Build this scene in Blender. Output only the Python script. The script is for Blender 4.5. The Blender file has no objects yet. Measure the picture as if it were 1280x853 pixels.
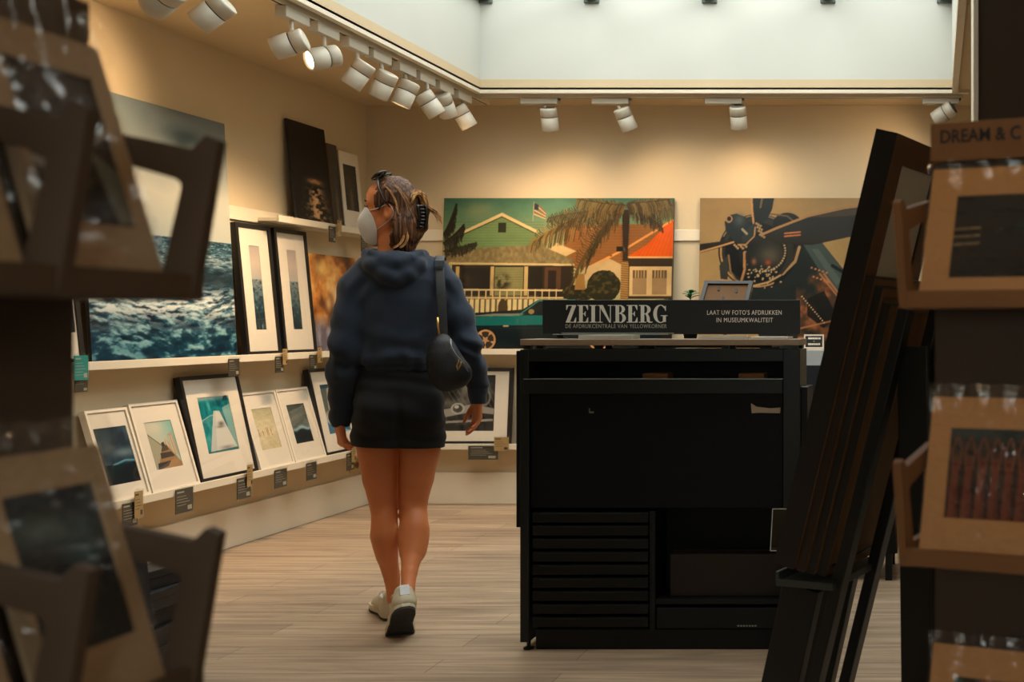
import bpy, bmesh, math, random
import numpy as np
from mathutils import Vector, Matrix
C = bpy.context.scene.collection
random.seed(7)
PI = math.pi

# ---------------------------------------------------------------- camera model of the photograph
F, CX, CY, H = 1400.0, 1170.0, 405.0, 1.14
XL, YB, ZC = -3.607, 7.093, 2.523          # left wall, back wall, ceiling
def P(px, py, d):
    return Vector(((px - CX) / F * d, d, H + (CY - py) / F * d))

# ---------------------------------------------------------------- materials
def lin(c):
    return tuple(((v / 12.92) if v <= .04045 else ((v + .055) / 1.055) ** 2.4) for v in c)
def rgb(r, g, b):
    return lin((r / 255., g / 255., b / 255.))
_M = {}
def mat(name, col, rough=.6, metal=0., spec=.5, bump=0., bscale=60., var=0., vscale=6., coat=0., sheen=0., emis=None, estr=0., stretch=None, trans=0.):
    if name in _M: return _M[name]
    m = bpy.data.materials.new(name); m.use_nodes = True
    nt = m.node_tree; b = nt.nodes['Principled BSDF']
    b.inputs['Base Color'].default_value = (*col, 1)
    b.inputs['Roughness'].default_value = rough
    b.inputs['Metallic'].default_value = metal
    b.inputs['Specular IOR Level'].default_value = spec
    b.inputs['Coat Weight'].default_value = coat
    b.inputs['Coat Roughness'].default_value = .08
    b.inputs['Sheen Weight'].default_value = sheen
    b.inputs['Transmission Weight'].default_value = trans
    if emis:
        b.inputs['Emission Color'].default_value = (*emis, 1); b.inputs['Emission Strength'].default_value = estr
    tc = nt.nodes.new('ShaderNodeTexCoord'); mp = nt.nodes.new('ShaderNodeMapping')
    nt.links.new(tc.outputs['Object'], mp.inputs['Vector'])
    if stretch: mp.inputs['Scale'].default_value = stretch
    n = nt.nodes.new('ShaderNodeTexNoise'); n.inputs['Scale'].default_value = vscale; n.inputs['Detail'].default_value = 5
    nt.links.new(mp.outputs[0], n.inputs['Vector'])
    mx = nt.nodes.new('ShaderNodeMix'); mx.data_type = 'RGBA'
    v = max(var, .03)
    mx.inputs['A'].default_value = (*[c * (1 - v) for c in col], 1); mx.inputs['B'].default_value = (*[min(1, c * (1 + v)) for c in col], 1)
    nt.links.new(n.outputs['Fac'], mx.inputs['Factor']); nt.links.new(mx.outputs['Result'], b.inputs['Base Color'])
    if bump:
        n2 = nt.nodes.new('ShaderNodeTexNoise'); n2.inputs['Scale'].default_value = bscale; n2.inputs['Detail'].default_value = 4
        nt.links.new(mp.outputs[0], n2.inputs['Vector'])
        bp = nt.nodes.new('ShaderNodeBump'); bp.inputs['Strength'].default_value = bump; bp.inputs['Distance'].default_value = .01
        nt.links.new(n2.outputs['Fac'], bp.inputs['Height']); nt.links.new(bp.outputs[0], b.inputs['Normal'])
    _M[name] = m
    return m

def print_mat(name, rough=.35, coat=0.):
    """a print on paper or panel: colours come from the print's own colour attribute"""
    if name in _M: return _M[name]
    m = bpy.data.materials.new(name); m.use_nodes = True
    nt = m.node_tree; b = nt.nodes['Principled BSDF']
    a = nt.nodes.new('ShaderNodeVertexColor'); a.layer_name = 'ink'
    nt.links.new(a.outputs['Color'], b.inputs['Base Color'])
    b.inputs['Roughness'].default_value = rough
    b.inputs['Coat Weight'].default_value = coat; b.inputs['Coat Roughness'].default_value = .02; b.inputs['Specular IOR Level'].default_value = .22
    _M[name] = m
    return m

def clear_mat(name, tint=(1, 1, 1), gloss=.06, rough=.02, bump=0., bscale=20., stretch=None, haze=0.):
    """glass / plastic film: clear with a Fresnel reflection"""
    if name in _M: return _M[name]
    m = bpy.data.materials.new(name); m.use_nodes = True
    nt = m.node_tree; nt.nodes.remove(nt.nodes['Principled BSDF'])
    out = nt.nodes['Material Output']
    t = nt.nodes.new('ShaderNodeBsdfTransparent'); t.inputs[0].default_value = (*tint, 1)
    g = nt.nodes.new('ShaderNodeBsdfGlossy'); g.inputs['Roughness'].default_value = rough
    fr = nt.nodes.new('ShaderNodeFresnel'); fr.inputs['IOR'].default_value = 1.5
    ml = nt.nodes.new('ShaderNodeMath'); ml.operation = 'ADD'; ml.inputs[1].default_value = gloss - .04
    nt.links.new(fr.outputs[0], ml.inputs[0])
    ge = nt.nodes.new('ShaderNodeNewGeometry'); fb = nt.nodes.new('ShaderNodeMath'); fb.operation = 'MULTIPLY'   # reflect once, on the outer face
    iv = nt.nodes.new('ShaderNodeMath'); iv.operation = 'SUBTRACT'; iv.inputs[0].default_value = 1; nt.links.new(ge.outputs['Backfacing'], iv.inputs[1])
    nt.links.new(ml.outputs[0], fb.inputs[0]); nt.links.new(iv.outputs[0], fb.inputs[1]); ml = fb
    mx = nt.nodes.new('ShaderNodeMixShader')
    if haze:
        df = nt.nodes.new('ShaderNodeBsdfDiffuse'); df.inputs[0].default_value = (.9, .9, .9, 1); hz_ = nt.nodes.new('ShaderNodeMixShader'); hz_.inputs[0].default_value = haze
        nt.links.new(t.outputs[0], hz_.inputs[1]); nt.links.new(df.outputs[0], hz_.inputs[2]); t = hz_
    nt.links.new(ml.outputs[0], mx.inputs[0]); nt.links.new(t.outputs[0], mx.inputs[1]); nt.links.new(g.outputs[0], mx.inputs[2])
    nt.links.new(mx.outputs[0], out.inputs['Surface'])
    if bump:
        tc = nt.nodes.new('ShaderNodeTexCoord'); mp = nt.nodes.new('ShaderNodeMapping')
        if stretch: mp.inputs['Scale'].default_value = stretch
        nt.links.new(tc.outputs['Object'], mp.inputs['Vector'])
        n = nt.nodes.new('ShaderNodeTexNoise'); n.inputs['Scale'].default_value = bscale; n.inputs['Detail'].default_value = 3
        n.inputs['Distortion'].default_value = 1.2
        nt.links.new(mp.outputs[0], n.inputs['Vector'])
        bp = nt.nodes.new('ShaderNodeBump'); bp.inputs['Strength'].default_value = bump; bp.inputs['Distance'].default_value = .02
        nt.links.new(n.outputs['Fac'], bp.inputs['Height'])
        nt.links.new(bp.outputs[0], g.inputs['Normal'])
    _M[name] = m
    return m

# ---------------------------------------------------------------- objects
def tag(o, label=None, cat=None, group=None, kind=None):
    if label: o['label'] = label
    if cat: o['category'] = cat
    if group: o['group'] = group
    if kind: o['kind'] = kind
    return o
def empty(name, loc=(0, 0, 0), rotz=0., matrix=None):
    o = bpy.data.objects.new(name, None); C.objects.link(o); o.empty_display_size = .1
    if matrix is not None: o.matrix_world = matrix
    else:
        o.location = loc; o.rotation_euler = (0, 0, rotz)
    return o
def thing(name, label, cat, loc=(0, 0, 0), rotz=0., matrix=None, group=None):
    return tag(empty(name, loc, rotz, matrix), label, cat, group)
def link_mesh(name, me, m=None, parent=None, smooth=False):
    o = bpy.data.objects.new(name, me); C.objects.link(o)
    if m is not None:
        me.materials.clear(); me.materials.append(m)
    if smooth: me.polygons.foreach_set('use_smooth', [True] * len(me.polygons))
    if parent is not None: o.parent = parent
    return o
def copy_tree(o, parent=None):
    c = o.copy(); C.objects.link(c); c.parent = parent
    for ch in [x for x in C.objects if x.parent is o]:
        copy_tree(ch, c)
    return c

class MB:
    """collects shapes into one mesh"""
    def __init__(s): s.bm = bmesh.new()
    def box(s, x0, x1, y0, y1, z0, z1, bev=0., seg=2, M=None):
        vs = [s.bm.verts.new((x, y, z)) for x in (x0, x1) for y in (y0, y1) for z in (z0, z1)]
        q = [(0, 1, 3, 2), (4, 6, 7, 5), (0, 4, 5, 1), (2, 3, 7, 6), (0, 2, 6, 4), (1, 5, 7, 3)]
        fs = [s.bm.faces.new([vs[i] for i in f]) for f in q]
        if M is not None:
            for v in vs: v.co = M @ v.co
        if bev:
            es = list({e for f in fs for e in f.edges})
            bmesh.ops.bevel(s.bm, geom=es, offset=bev, segments=seg, profile=.5, affect='EDGES')
        return s
    def prism(s, pts, a0, a1, axis='y', bev=0., M=None):
        """polygon pts extruded along an axis; axis y: pts are (x,z); z: (x,y); x: (y,z)"""
        def mk(p, a):
            return {'y': (p[0], a, p[1]), 'z': (p[0], p[1], a), 'x': (a, p[0], p[1])}[axis]
        A = [s.bm.verts.new(mk(p, a0)) for p in pts]; B = [s.bm.verts.new(mk(p, a1)) for p in pts]
        n = len(pts); fs = [s.bm.faces.new(A), s.bm.faces.new(B[::-1])]
        for i in range(n): fs.append(s.bm.faces.new((A[i], B[i], B[(i + 1) % n], A[(i + 1) % n])))
        if M is not None:
            for v in A + B: v.co = M @ v.co
        bmesh.ops.recalc_face_normals(s.bm, faces=fs)
        if bev:
            bmesh.ops.bevel(s.bm, geom=list({e for f in fs for e in f.edges}), offset=bev, segments=2, profile=.5, affect='EDGES')
        return s
    def ring(s, outer, inner, a0, a1, axis='y', M=None):
        """a plate with one window: outer and inner loops with the same number of points"""
        def mk(p, a):
            return {'y': (p[0], a, p[1]), 'z': (p[0], p[1], a), 'x': (a, p[0], p[1])}[axis]
        O0 = [s.bm.verts.new(mk(p, a0)) for p in outer]; O1 = [s.bm.verts.new(mk(p, a1)) for p in outer]
        I0 = [s.bm.verts.new(mk(p, a0)) for p in inner]; I1 = [s.bm.verts.new(mk(p, a1)) for p in inner]
        n = len(outer); fs = []
        for i in range(n):
            j = (i + 1) % n
            for q in ((O0[i], O0[j], I0[j], I0[i]), (O1[j], O1[i], I1[i], I1[j]), (O0[j], O0[i], O1[i], O1[j]), (I0[i], I0[j], I1[j], I1[i])):
                fs.append(s.bm.faces.new(q))
        if M is not None:
            for v in O0 + O1 + I0 + I1: v.co = M @ v.co
        bmesh.ops.recalc_face_normals(s.bm, faces=fs)
        return s
    def lathe(s, prof, seg=28, M=None, cap=True):
        """profile (r, z) spun about z"""
        rings = []; new = []
        for r, z in prof:
            if r < 1e-6:
                v = s.bm.verts.new((0, 0, z)); rings.append([v] * seg); new.append(v)
            else:
                R = [s.bm.verts.new((r * math.cos(2 * PI * i / seg), r * math.sin(2 * PI * i / seg), z)) for i in range(seg)]
                rings.append(R); new += R
        fs = []
        for a, b in zip(rings, rings[1:]):
            for i in range(seg):
                j = (i + 1) % seg
                q = []
                for v in (a[i], a[j], b[j], b[i]):
                    if v not in q: q.append(v)
                if len(q) > 2: fs.append(s.bm.faces.new(q))
        if cap:
            for R in (rings[0], rings[-1]):
                if R[0] is not R[1]: fs.append(s.bm.faces.new(R))
        if M is not None:
            for v in new: v.co = M @ v.co
        bmesh.ops.recalc_face_normals(s.bm, faces=fs)
        return s
    def tube(s, pts, r, seg=8, closed=False):
        pts = [Vector(p) for p in pts]; n = len(pts)
        rr = r if isinstance(r, (list, tuple)) else [r] * n
        rings = []; up = None
        for i, p in enumerate(pts):
            t = ((pts[(i + 1) % n] if closed or i < n - 1 else p) - (pts[i - 1] if closed or i > 0 else p)).normalized()
            if up is None:
                up = Vector((0, 0, 1)) if abs(t.z) < .9 else Vector((1, 0, 0))
            a = t.cross(up).normalized(); up = a.cross(t).normalized()
            rings.append([s.bm.verts.new(p + (a * math.cos(2 * PI * k / seg) + up * math.sin(2 * PI * k / seg)) * rr[i]) for k in range(seg)])
        fs = []
        for i in range(n if closed else n - 1):
            A, B = rings[i], rings[(i + 1) % n]
            for k in range(seg):
                fs.append(s.bm.faces.new((A[k], A[(k + 1) % seg], B[(k + 1) % seg], B[k])))
        if not closed:
            fs.append(s.bm.faces.new(rings[0])); fs.append(s.bm.faces.new(rings[-1]))
        bmesh.ops.recalc_face_normals(s.bm, faces=fs)
        return s
    def strip(s, A, B, thick=0.):
        """a sheet between two rows of points"""
        A = [s.bm.verts.new(p) for p in A]; B = [s.bm.verts.new(p) for p in B]
        for i in range(len(A) - 1): s.bm.faces.new((A[i], A[i + 1], B[i + 1], B[i]))
        return s
    def grid(s, rows):
        V = [[s.bm.verts.new(p) for p in r] for r in rows]
        for a, b in zip(V, V[1:]):
            for i in range(len(a) - 1): s.bm.faces.new((a[i], a[i + 1], b[i + 1], b[i]))
        return s
    def build(s, name, m, parent=None, smooth=False, thick=0., subsurf=0):
        me = bpy.data.meshes.new(name); s.bm.to_mesh(me); s.bm.free()
        o = link_mesh(name, me, m, parent, smooth)
        if thick:
            md = o.modifiers.new('thickness', 'SOLIDIFY'); md.thickness = thick; md.offset = 0
        if subsurf:
            md = o.modifiers.new('smooth', 'SUBSURF'); md.levels = subsurf; md.render_levels = subsurf
        return o

def frame_matrix(origin, right, up):
    """local x = right as seen from the front, z = up, y = away from the viewer"""
    x = Vector(right).normalized(); z = Vector(up).normalized(); y = z.cross(x).normalized()
    m = Matrix((x, y, z)).transposed().to_4x4(); m.translation = Vector(origin)
    return m
def aim_matrix(origin, d):
    """local -z points along d"""
    z = -Vector(d).normalized(); a = Vector((0, 0, 1)) if abs(z.z) < .95 else Vector((0, 1, 0))
    x = a.cross(z).normalized(); y = z.cross(x)
    m = Matrix((x, y, z)).transposed().to_4x4(); m.translation = Vector(origin)
    return m

_tc = {}
def text_mesh(name, body, size, m, parent, matrix, extrude=.0006, bold=0., align='CENTER', spacing=1., fit=None):
    """flat lettering; lies in local x/z facing -y. fit = width in metres"""
    cu = bpy.data.curves.new(name, 'FONT'); cu.body = body; cu.size = size; cu.extrude = extrude; cu.offset = bold
    cu.align_x = align; cu.align_y = 'CENTER'; cu.space_character = spacing; cu.resolution_u = 3
    ob = bpy.data.objects.new(name + '_t', cu); C.objects.link(ob)
    dg = bpy.context.evaluated_depsgraph_get(); dg.update()
    me = bpy.data.meshes.new_from_object(ob.evaluated_get(dg))
    C.objects.unlink(ob); bpy.data.objects.remove(ob)
    me.transform(Matrix.Rotation(PI / 2, 4, 'X'))
    if fit:
        xs = [v.co.x for v in me.vertices]; k = fit / (max(xs) - min(xs))
        me.transform(Matrix.Diagonal((k, 1, 1, 1)))
    me.name = name
    o = link_mesh(name, me, m, parent); o.matrix_local = matrix
    return o

# ---------------------------------------------------------------- noise and painting
def _hash(ix, iy, iz, seed):
    n = (ix * 374761393 + iy * 668265263 + iz * 2147483647 + seed * 1274126177) & 0xffffffff
    n = ((n ^ (n >> 13)) * 1274126177) & 0xffffffff
    n = ((n ^ (n >> 16)) * 2246822519) & 0xffffffff
    return ((n >> 8) & 0xffff) / 65535.
def vnoise(x, y, z=None, seed=0):
    if z is None: z = np.zeros_like(x)
    ix, iy, iz = np.floor(x).astype(np.int64), np.floor(y).astype(np.int64), np.floor(z).astype(np.int64)
    fx, fy, fz = x - ix, y - iy, z - iz
    fx, fy, fz = [f * f * (3 - 2 * f) for f in (fx, fy, fz)]
    r = 0
    for a in (0, 1):
        for b in (0, 1):
            for c in (0, 1):
                r = r + _hash(ix + a, iy + b, iz + c, seed) * (fx if a else 1 - fx) * (fy if b else 1 - fy) * (fz if c else 1 - fz)
    return r
def fbm(x, y, z=None, seed=0, o=4, g=.5):
    r, a, t = 0, 1., 0
    for i in range(o):
        r = r + a * vnoise(x * 2 ** i, y * 2 ** i, None if z is None else z * 2 ** i, seed + i); t += a; a *= g
    return r / t

class Paint:
    """a small painter; x runs right, y runs down, in the units of the box given"""
    def __init__(s, w, h, box=(0, 0, 1, 1), ss=2, gain=1.):
        s.w, s.h, s.ss = w, h, ss
        s.x0, s.y0, s.x1, s.y1 = box
        W, Hh = w * ss, h * ss
        gx = s.x0 + (np.arange(W) + .5) / W * (s.x1 - s.x0); gy = s.y0 + (np.arange(Hh) + .5) / Hh * (s.y1 - s.y0)
        s.X, s.Y = np.meshgrid(gx, gy)
        s.u = (s.X - s.x0) / (s.x1 - s.x0); s.v = (s.Y - s.y0) / (s.y1 - s.y0)
        s.c = np.zeros((Hh, W, 3)); s.gain = gain
    def fill(s, c): s.c[:] = np.array(c) / 255.
    def mix(s, m, c):
        m = np.clip(m, 0, 1)[..., None]; c = np.array(c) / 255.
        s.c = s.c * (1 - m) + c * m
    def ramp(s, t, stops, m=None):
        t = np.clip(t, 0, 1); ks = [k for k, _ in stops]
        col = np.stack([np.interp(t, ks, [c[i] / 255. for _, c in stops]) for i in range(3)], -1)
        if m is None: s.c = col
        else:
            m = np.clip(m, 0, 1)[..., None]; s.c = s.c * (1 - m) + col * m
    def inside(s, pts):
        r = np.zeros(s.X.shape, bool); n = len(pts)
        for i in range(n):
            (xa, ya), (xb, yb) = pts[i], pts[(i + 1) % n]
            if ya == yb: continue
            k = ((ya > s.Y) != (yb > s.Y)) & (s.X < (xb - xa) * (s.Y - ya) / (yb - ya) + xa)
            r ^= k
        return r
    def poly(s, pts, c, a=1., tex=None):
        m = s.inside(pts).astype(float) * a
        if tex is not None: m = m * tex
        s.mix(m, c); return m
    def dist(s, pts):
        D = np.full(s.X.shape, 1e9)
        for (xa, ya), (xb, yb) in zip(pts, pts[1:]):
            dx, dy = xb - xa, yb - ya; L = dx * dx + dy * dy + 1e-9
            t = np.clip(((s.X - xa) * dx + (s.Y - ya) * dy) / L, 0, 1)
            D = np.minimum(D, np.hypot(s.X - xa - t * dx, s.Y - ya - t * dy))
        return D
    def line(s, pts, w, c, a=1.):
        s.mix((s.dist(pts) < w / 2) * a, c)
    def stroke(s, pts, w, c, a=1.):
        """a thin line, worked out only where it runs"""
        xs = [q[0] for q in pts]; ys = [q[1] for q in pts]; kx = (s.x1 - s.x0) / s.X.shape[1]; ky = (s.y1 - s.y0) / s.X.shape[0]
        i0, i1 = int(max(0, (min(xs) - w - s.x0) / kx)), int(max(0, (max(xs) + w - s.x0) / kx + 1)); j0, j1 = int(max(0, (min(ys) - w - s.y0) / ky)), int(max(0, (max(ys) + w - s.y0) / ky + 1))
        X, Y = s.X[j0:j1, i0:i1], s.Y[j0:j1, i0:i1]
        if X.size == 0: return
        D = np.full(X.shape, 1e9)
        for (xa, ya), (xb, yb) in zip(pts, pts[1:]):
            dx, dy = xb - xa, yb - ya; t = np.clip(((X - xa) * dx + (Y - ya) * dy) / (dx * dx + dy * dy + 1e-9), 0, 1)
            D = np.minimum(D, np.hypot(X - xa - t * dx, Y - ya - t * dy))
        m = ((D < w / 2) * a)[..., None]; s.c[j0:j1, i0:i1] = s.c[j0:j1, i0:i1] * (1 - m) + np.array(c) / 255. * m
    def oval(s, cx, cy, rx, ry, c, a=1., soft=0., rot=0.):
        X, Y = s.X - cx, s.Y - cy
        X, Y = X * math.cos(rot) + Y * math.sin(rot), -X * math.sin(rot) + Y * math.cos(rot)
        q = np.hypot(X / rx, Y / ry)
        s.mix(np.clip((1 - q) / soft, 0, 1) * a if soft else (q < 1) * a, c)
    def blob(s, cx, cy, rx, ry, c, a=1.):
        q = ((s.X - cx) / rx) ** 2 + ((s.Y - cy) / ry) ** 2
        s.mix(np.exp(-q) * a, c)
    def grain(s, amp, sx, sy, seed=0):
        s.c *= 1 + amp * (2 * fbm(s.u * sx, s.v * sy, seed=seed, o=3) - 1)[..., None]
    def out(s):
        c = np.clip(s.c, 0, 1).reshape(s.h, s.ss, s.w, s.ss, 3).mean((1, 3))
        c = np.where(c <= .04045, c / 12.92, ((c + .055) / 1.055) ** 2.4)
        return np.clip(c * s.gain, 0, .95)

def raw_mesh(name, V, Q):
    me = bpy.data.meshes.new(name)
    nv, nq = len(V), len(Q)
    me.vertices.add(nv); me.vertices.foreach_set('co', np.asarray(V, np.float32).ravel())
    me.loops.add(nq * 4); me.loops.foreach_set('vertex_index', np.asarray(Q, np.int32).ravel())
    me.polygons.add(nq); me.polygons.foreach_set('loop_start', np.arange(0, nq * 4, 4, dtype=np.int32))
    me.update(calc_edges=True)
    return me
def print_sheet(name, paint, w, h, m, parent, y=0., x0=None, z0=0.):
    """the printed sheet: w x h metres, facing local -y, bottom at z0"""
    c = paint.out(); hh, ww = c.shape[:2]
    if x0 is None: x0 = -w / 2
    gx = x0 + np.linspace(0, w, ww); gz = z0 + np.linspace(h, 0, hh)
    X, Z = np.meshgrid(gx, gz)
    V = np.stack([X, np.full_like(X, y), Z], -1).reshape(-1, 3)
    i = np.arange(hh * ww).reshape(hh, ww)
    Q = np.stack([i[1:, :-1], i[1:, 1:], i[:-1, 1:], i[:-1, :-1]], -1).reshape(-1, 4)
    me = raw_mesh(name, V, Q)
    at = me.color_attributes.new('ink', 'FLOAT_COLOR', 'POINT')
    rgba = np.ones((hh * ww, 4), np.float32); rgba[:, :3] = c.reshape(-1, 3)
    at.data.foreach_set('color', rgba.ravel())
    return link_mesh(name, me, m, parent)

# ---------------------------------------------------------------- implicit shapes -> one continuous mesh
class Solid:
    def __init__(s, lo, hi, h):
        s.h = h; s.lo = np.array(lo, float); s.n = np.ceil((np.array(hi) - s.lo) / h).astype(int) + 1
        s.D = np.full(s.n, .2, np.float32)
    def sub(s, lo, hi):
        a = np.clip(np.floor((np.array(lo) - s.lo) / s.h).astype(int), 0, s.n); b = np.clip(np.ceil((np.array(hi) - s.lo) / s.h).astype(int) + 1, 0, s.n)
        sl = tuple(slice(i, j) for i, j in zip(a, b))
        ax = [s.lo[k] + np.arange(a[k], b[k]) * s.h for k in range(3)]
        return sl, np.meshgrid(*ax, indexing='ij')
    def _join(s, sl, d, k, op='u'):
        a = s.D[sl]
        if op == 'u':
            if k > 0:
                hh = np.maximum(k - np.abs(a - d), 0) / k; s.D[sl] = np.minimum(a, d) - hh * hh * k / 4
            else: s.D[sl] = np.minimum(a, d)
        else:                                    # cut away
            d = -d
            if k > 0:
                hh = np.maximum(k - np.abs(a - d), 0) / k; s.D[sl] = np.maximum(a, d) + hh * hh * k / 4
            else: s.D[sl] = np.maximum(a, d)
    def cone(s, a, b, r1, r2, k=.02, flat=None, op='u'):
        """tapered round bar; flat=(axis vector, factor) squashes it along the axis"""
        a, b = np.array(a, float), np.array(b, float); m = max(r1, r2) * 1.02 + k + 3 * s.h + .01
        sl, (X, Y, Z) = s.sub(np.minimum(a, b) - m, np.maximum(a, b) + m)
        if 0 in X.shape: return s
        q = [X - a[0], Y - a[1], Z - a[2]]; ba = b - a
        if flat is not None:
            n = np.array(flat[0], float); n /= np.linalg.norm(n); f = 1 / flat[1] - 1
            t = (q[0] * n[0] + q[1] * n[1] + q[2] * n[2]) * f
            q = [q[i] + n[i] * t for i in range(3)]; ba = ba + n * (ba @ n) * f
        L = ba @ ba + 1e-12
        t = np.clip((q[0] * ba[0] + q[1] * ba[1] + q[2] * ba[2]) / L, 0, 1)
        d = np.sqrt(sum((q[i] - ba[i] * t) ** 2 for i in range(3))) - (r1 + (r2 - r1) * t)
        if flat is not None and flat[1] < 1: d = d * (.5 + .5 * flat[1])
        s._join(sl, d, k, op); return s
    def chain(s, pts, k=.02, flat=None):
        for (a, ra), (b, rb) in zip(pts, pts[1:]): s.cone(a, b, ra, rb, k, flat)
        return s
    def ell(s, c, R, rad, k=.02, op='u'):
        """ellipsoid; R = three unit axes (rows), rad = semi-axes"""
        c = np.array(c, float); R = np.array(R, float); rad = np.array(rad, float); m = rad.max() + k + 3 * s.h + .01
        sl, (X, Y, Z) = s.sub(c - m, c + m)
        if 0 in X.shape: return s
        q = [X - c[0], Y - c[1], Z - c[2]]
        e = [(q[0] * R[i][0] + q[1] * R[i][1] + q[2] * R[i][2]) / rad[i] for i in range(3)]
        k0 = np.sqrt(e[0] ** 2 + e[1] ** 2 + e[2] ** 2); k1 = np.sqrt(sum((e[i] / rad[i]) ** 2 for i in range(3))) + 1e-9
        s._join(sl, k0 * (k0 - 1) / k1, k, op); return s
    def loft(s, secs, k=.02, op='u', p=2.2):
        """stack of oval sections (z, cx, cy, half width, half depth)"""
        secs = sorted(secs); z = [q[0] for q in secs]
        mx = max(max(q[3], q[4]) for q in secs) + k + 4 * s.h + .01
        lo = [min(q[1] for q in secs) - mx, min(q[2] for q in secs) - mx, z[0] - .05]; hi = [max(q[1] for q in secs) + mx, max(q[2] for q in secs) + mx, z[-1] + .05]
        sl, (X, Y, Z) = s.sub(lo, hi)
        zz = Z[0, 0, :]
        cx, cy, a, b = [np.interp(zz, z, [q[i] for q in secs]) for i in (1, 2, 3, 4)]
        # soften the interpolation
        q = (np.abs((X - cx) / a) ** p + np.abs((Y - cy) / b) ** p) ** (1 / p)
        d = (q - 1) * np.minimum(a, b)
        d = np.maximum(d, np.maximum(z[0] - Z, Z - z[-1]))
        s._join(sl, d, k, op); return s
    def field(s, fn, lo=None, hi=None):
        sl, G = s.sub(s.lo if lo is None else lo, (s.lo + s.n * s.h) if hi is None else hi)
        s.D[sl] = fn(s.D[sl], *G); return s
    def mesh(s, name, smooth=1):
        D = s.D; S = (D < 0)
        c = np.zeros(np.array(D.shape) - 1, np.uint8)
        nx, ny, nz = c.shape
        offs = [(i, j, k) for i in (0, 1) for j in (0, 1) for k in (0, 1)]
        for i, j, k in offs: c += S[i:nx + i, j:ny + j, k:nz + k]
        I, J, K = np.nonzero((c > 0) & (c < 8))
        idx = np.full(c.shape, -1, np.int32); idx[I, J, K] = np.arange(len(I))
        pos = np.zeros((len(I), 3)); cnt = np.zeros(len(I))
        for a in offs:
            for ax in range(3):
                if a[ax]: continue
                b = list(a); b[ax] = 1
                d0 = D[I + a[0], J + a[1], K + a[2]]; d1 = D[I + b[0], J + b[1], K + b[2]]
                m = (d0 < 0) != (d1 < 0); t = np.where(m, d0 / np.where(m, d0 - d1, 1), 0)
                q = np.array(a, float)[None] + np.zeros((len(I), 1)); q[:, ax] += t
                pos += q * m[:, None]; cnt += m
        V = s.lo + (np.stack([I, J, K], -1) + pos / cnt[:, None]) * s.h
        Q = []
        for ax in range(3):
            o1, o2 = [(1, 2), (2, 0), (0, 1)][ax]
            A = [slice(None)] * 3; B = [slice(None)] * 3
            A[ax] = slice(0, -1); B[ax] = slice(1, None)
            for o in (o1, o2): A[o] = B[o] = slice(1, -1)
            s0, s1 = S[tuple(A)], S[tuple(B)]
            E = np.argwhere(s0 != s1); flip = s0[tuple(E.T)]
            E[:, o1] += 1; E[:, o2] += 1
            def g(d1, d2):
                e = E.copy(); e[:, o1] -= d1; e[:, o2] -= d2
                return idx[e[:, 0], e[:, 1], e[:, 2]]
            q = np.stack([g(1, 1), g(0, 1), g(0, 0), g(1, 0)], -1)
            q[~flip] = q[~flip][:, ::-1]
            Q.append(q)
        Q = np.concatenate(Q); Q = Q[(Q >= 0).all(1)]
        for _ in range(smooth):                    # light relaxation
            acc = np.zeros_like(V); n = np.zeros(len(V))
            for i in range(4):
                np.add.at(acc, Q[:, i], V[Q[:, (i + 1) % 4]] + V[Q[:, i - 1]]); np.add.at(n, Q[:, i], 2)
            V = .5 * V + .5 * acc / np.maximum(n, 1)[:, None]
        return raw_mesh(name, V, Q)
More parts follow.
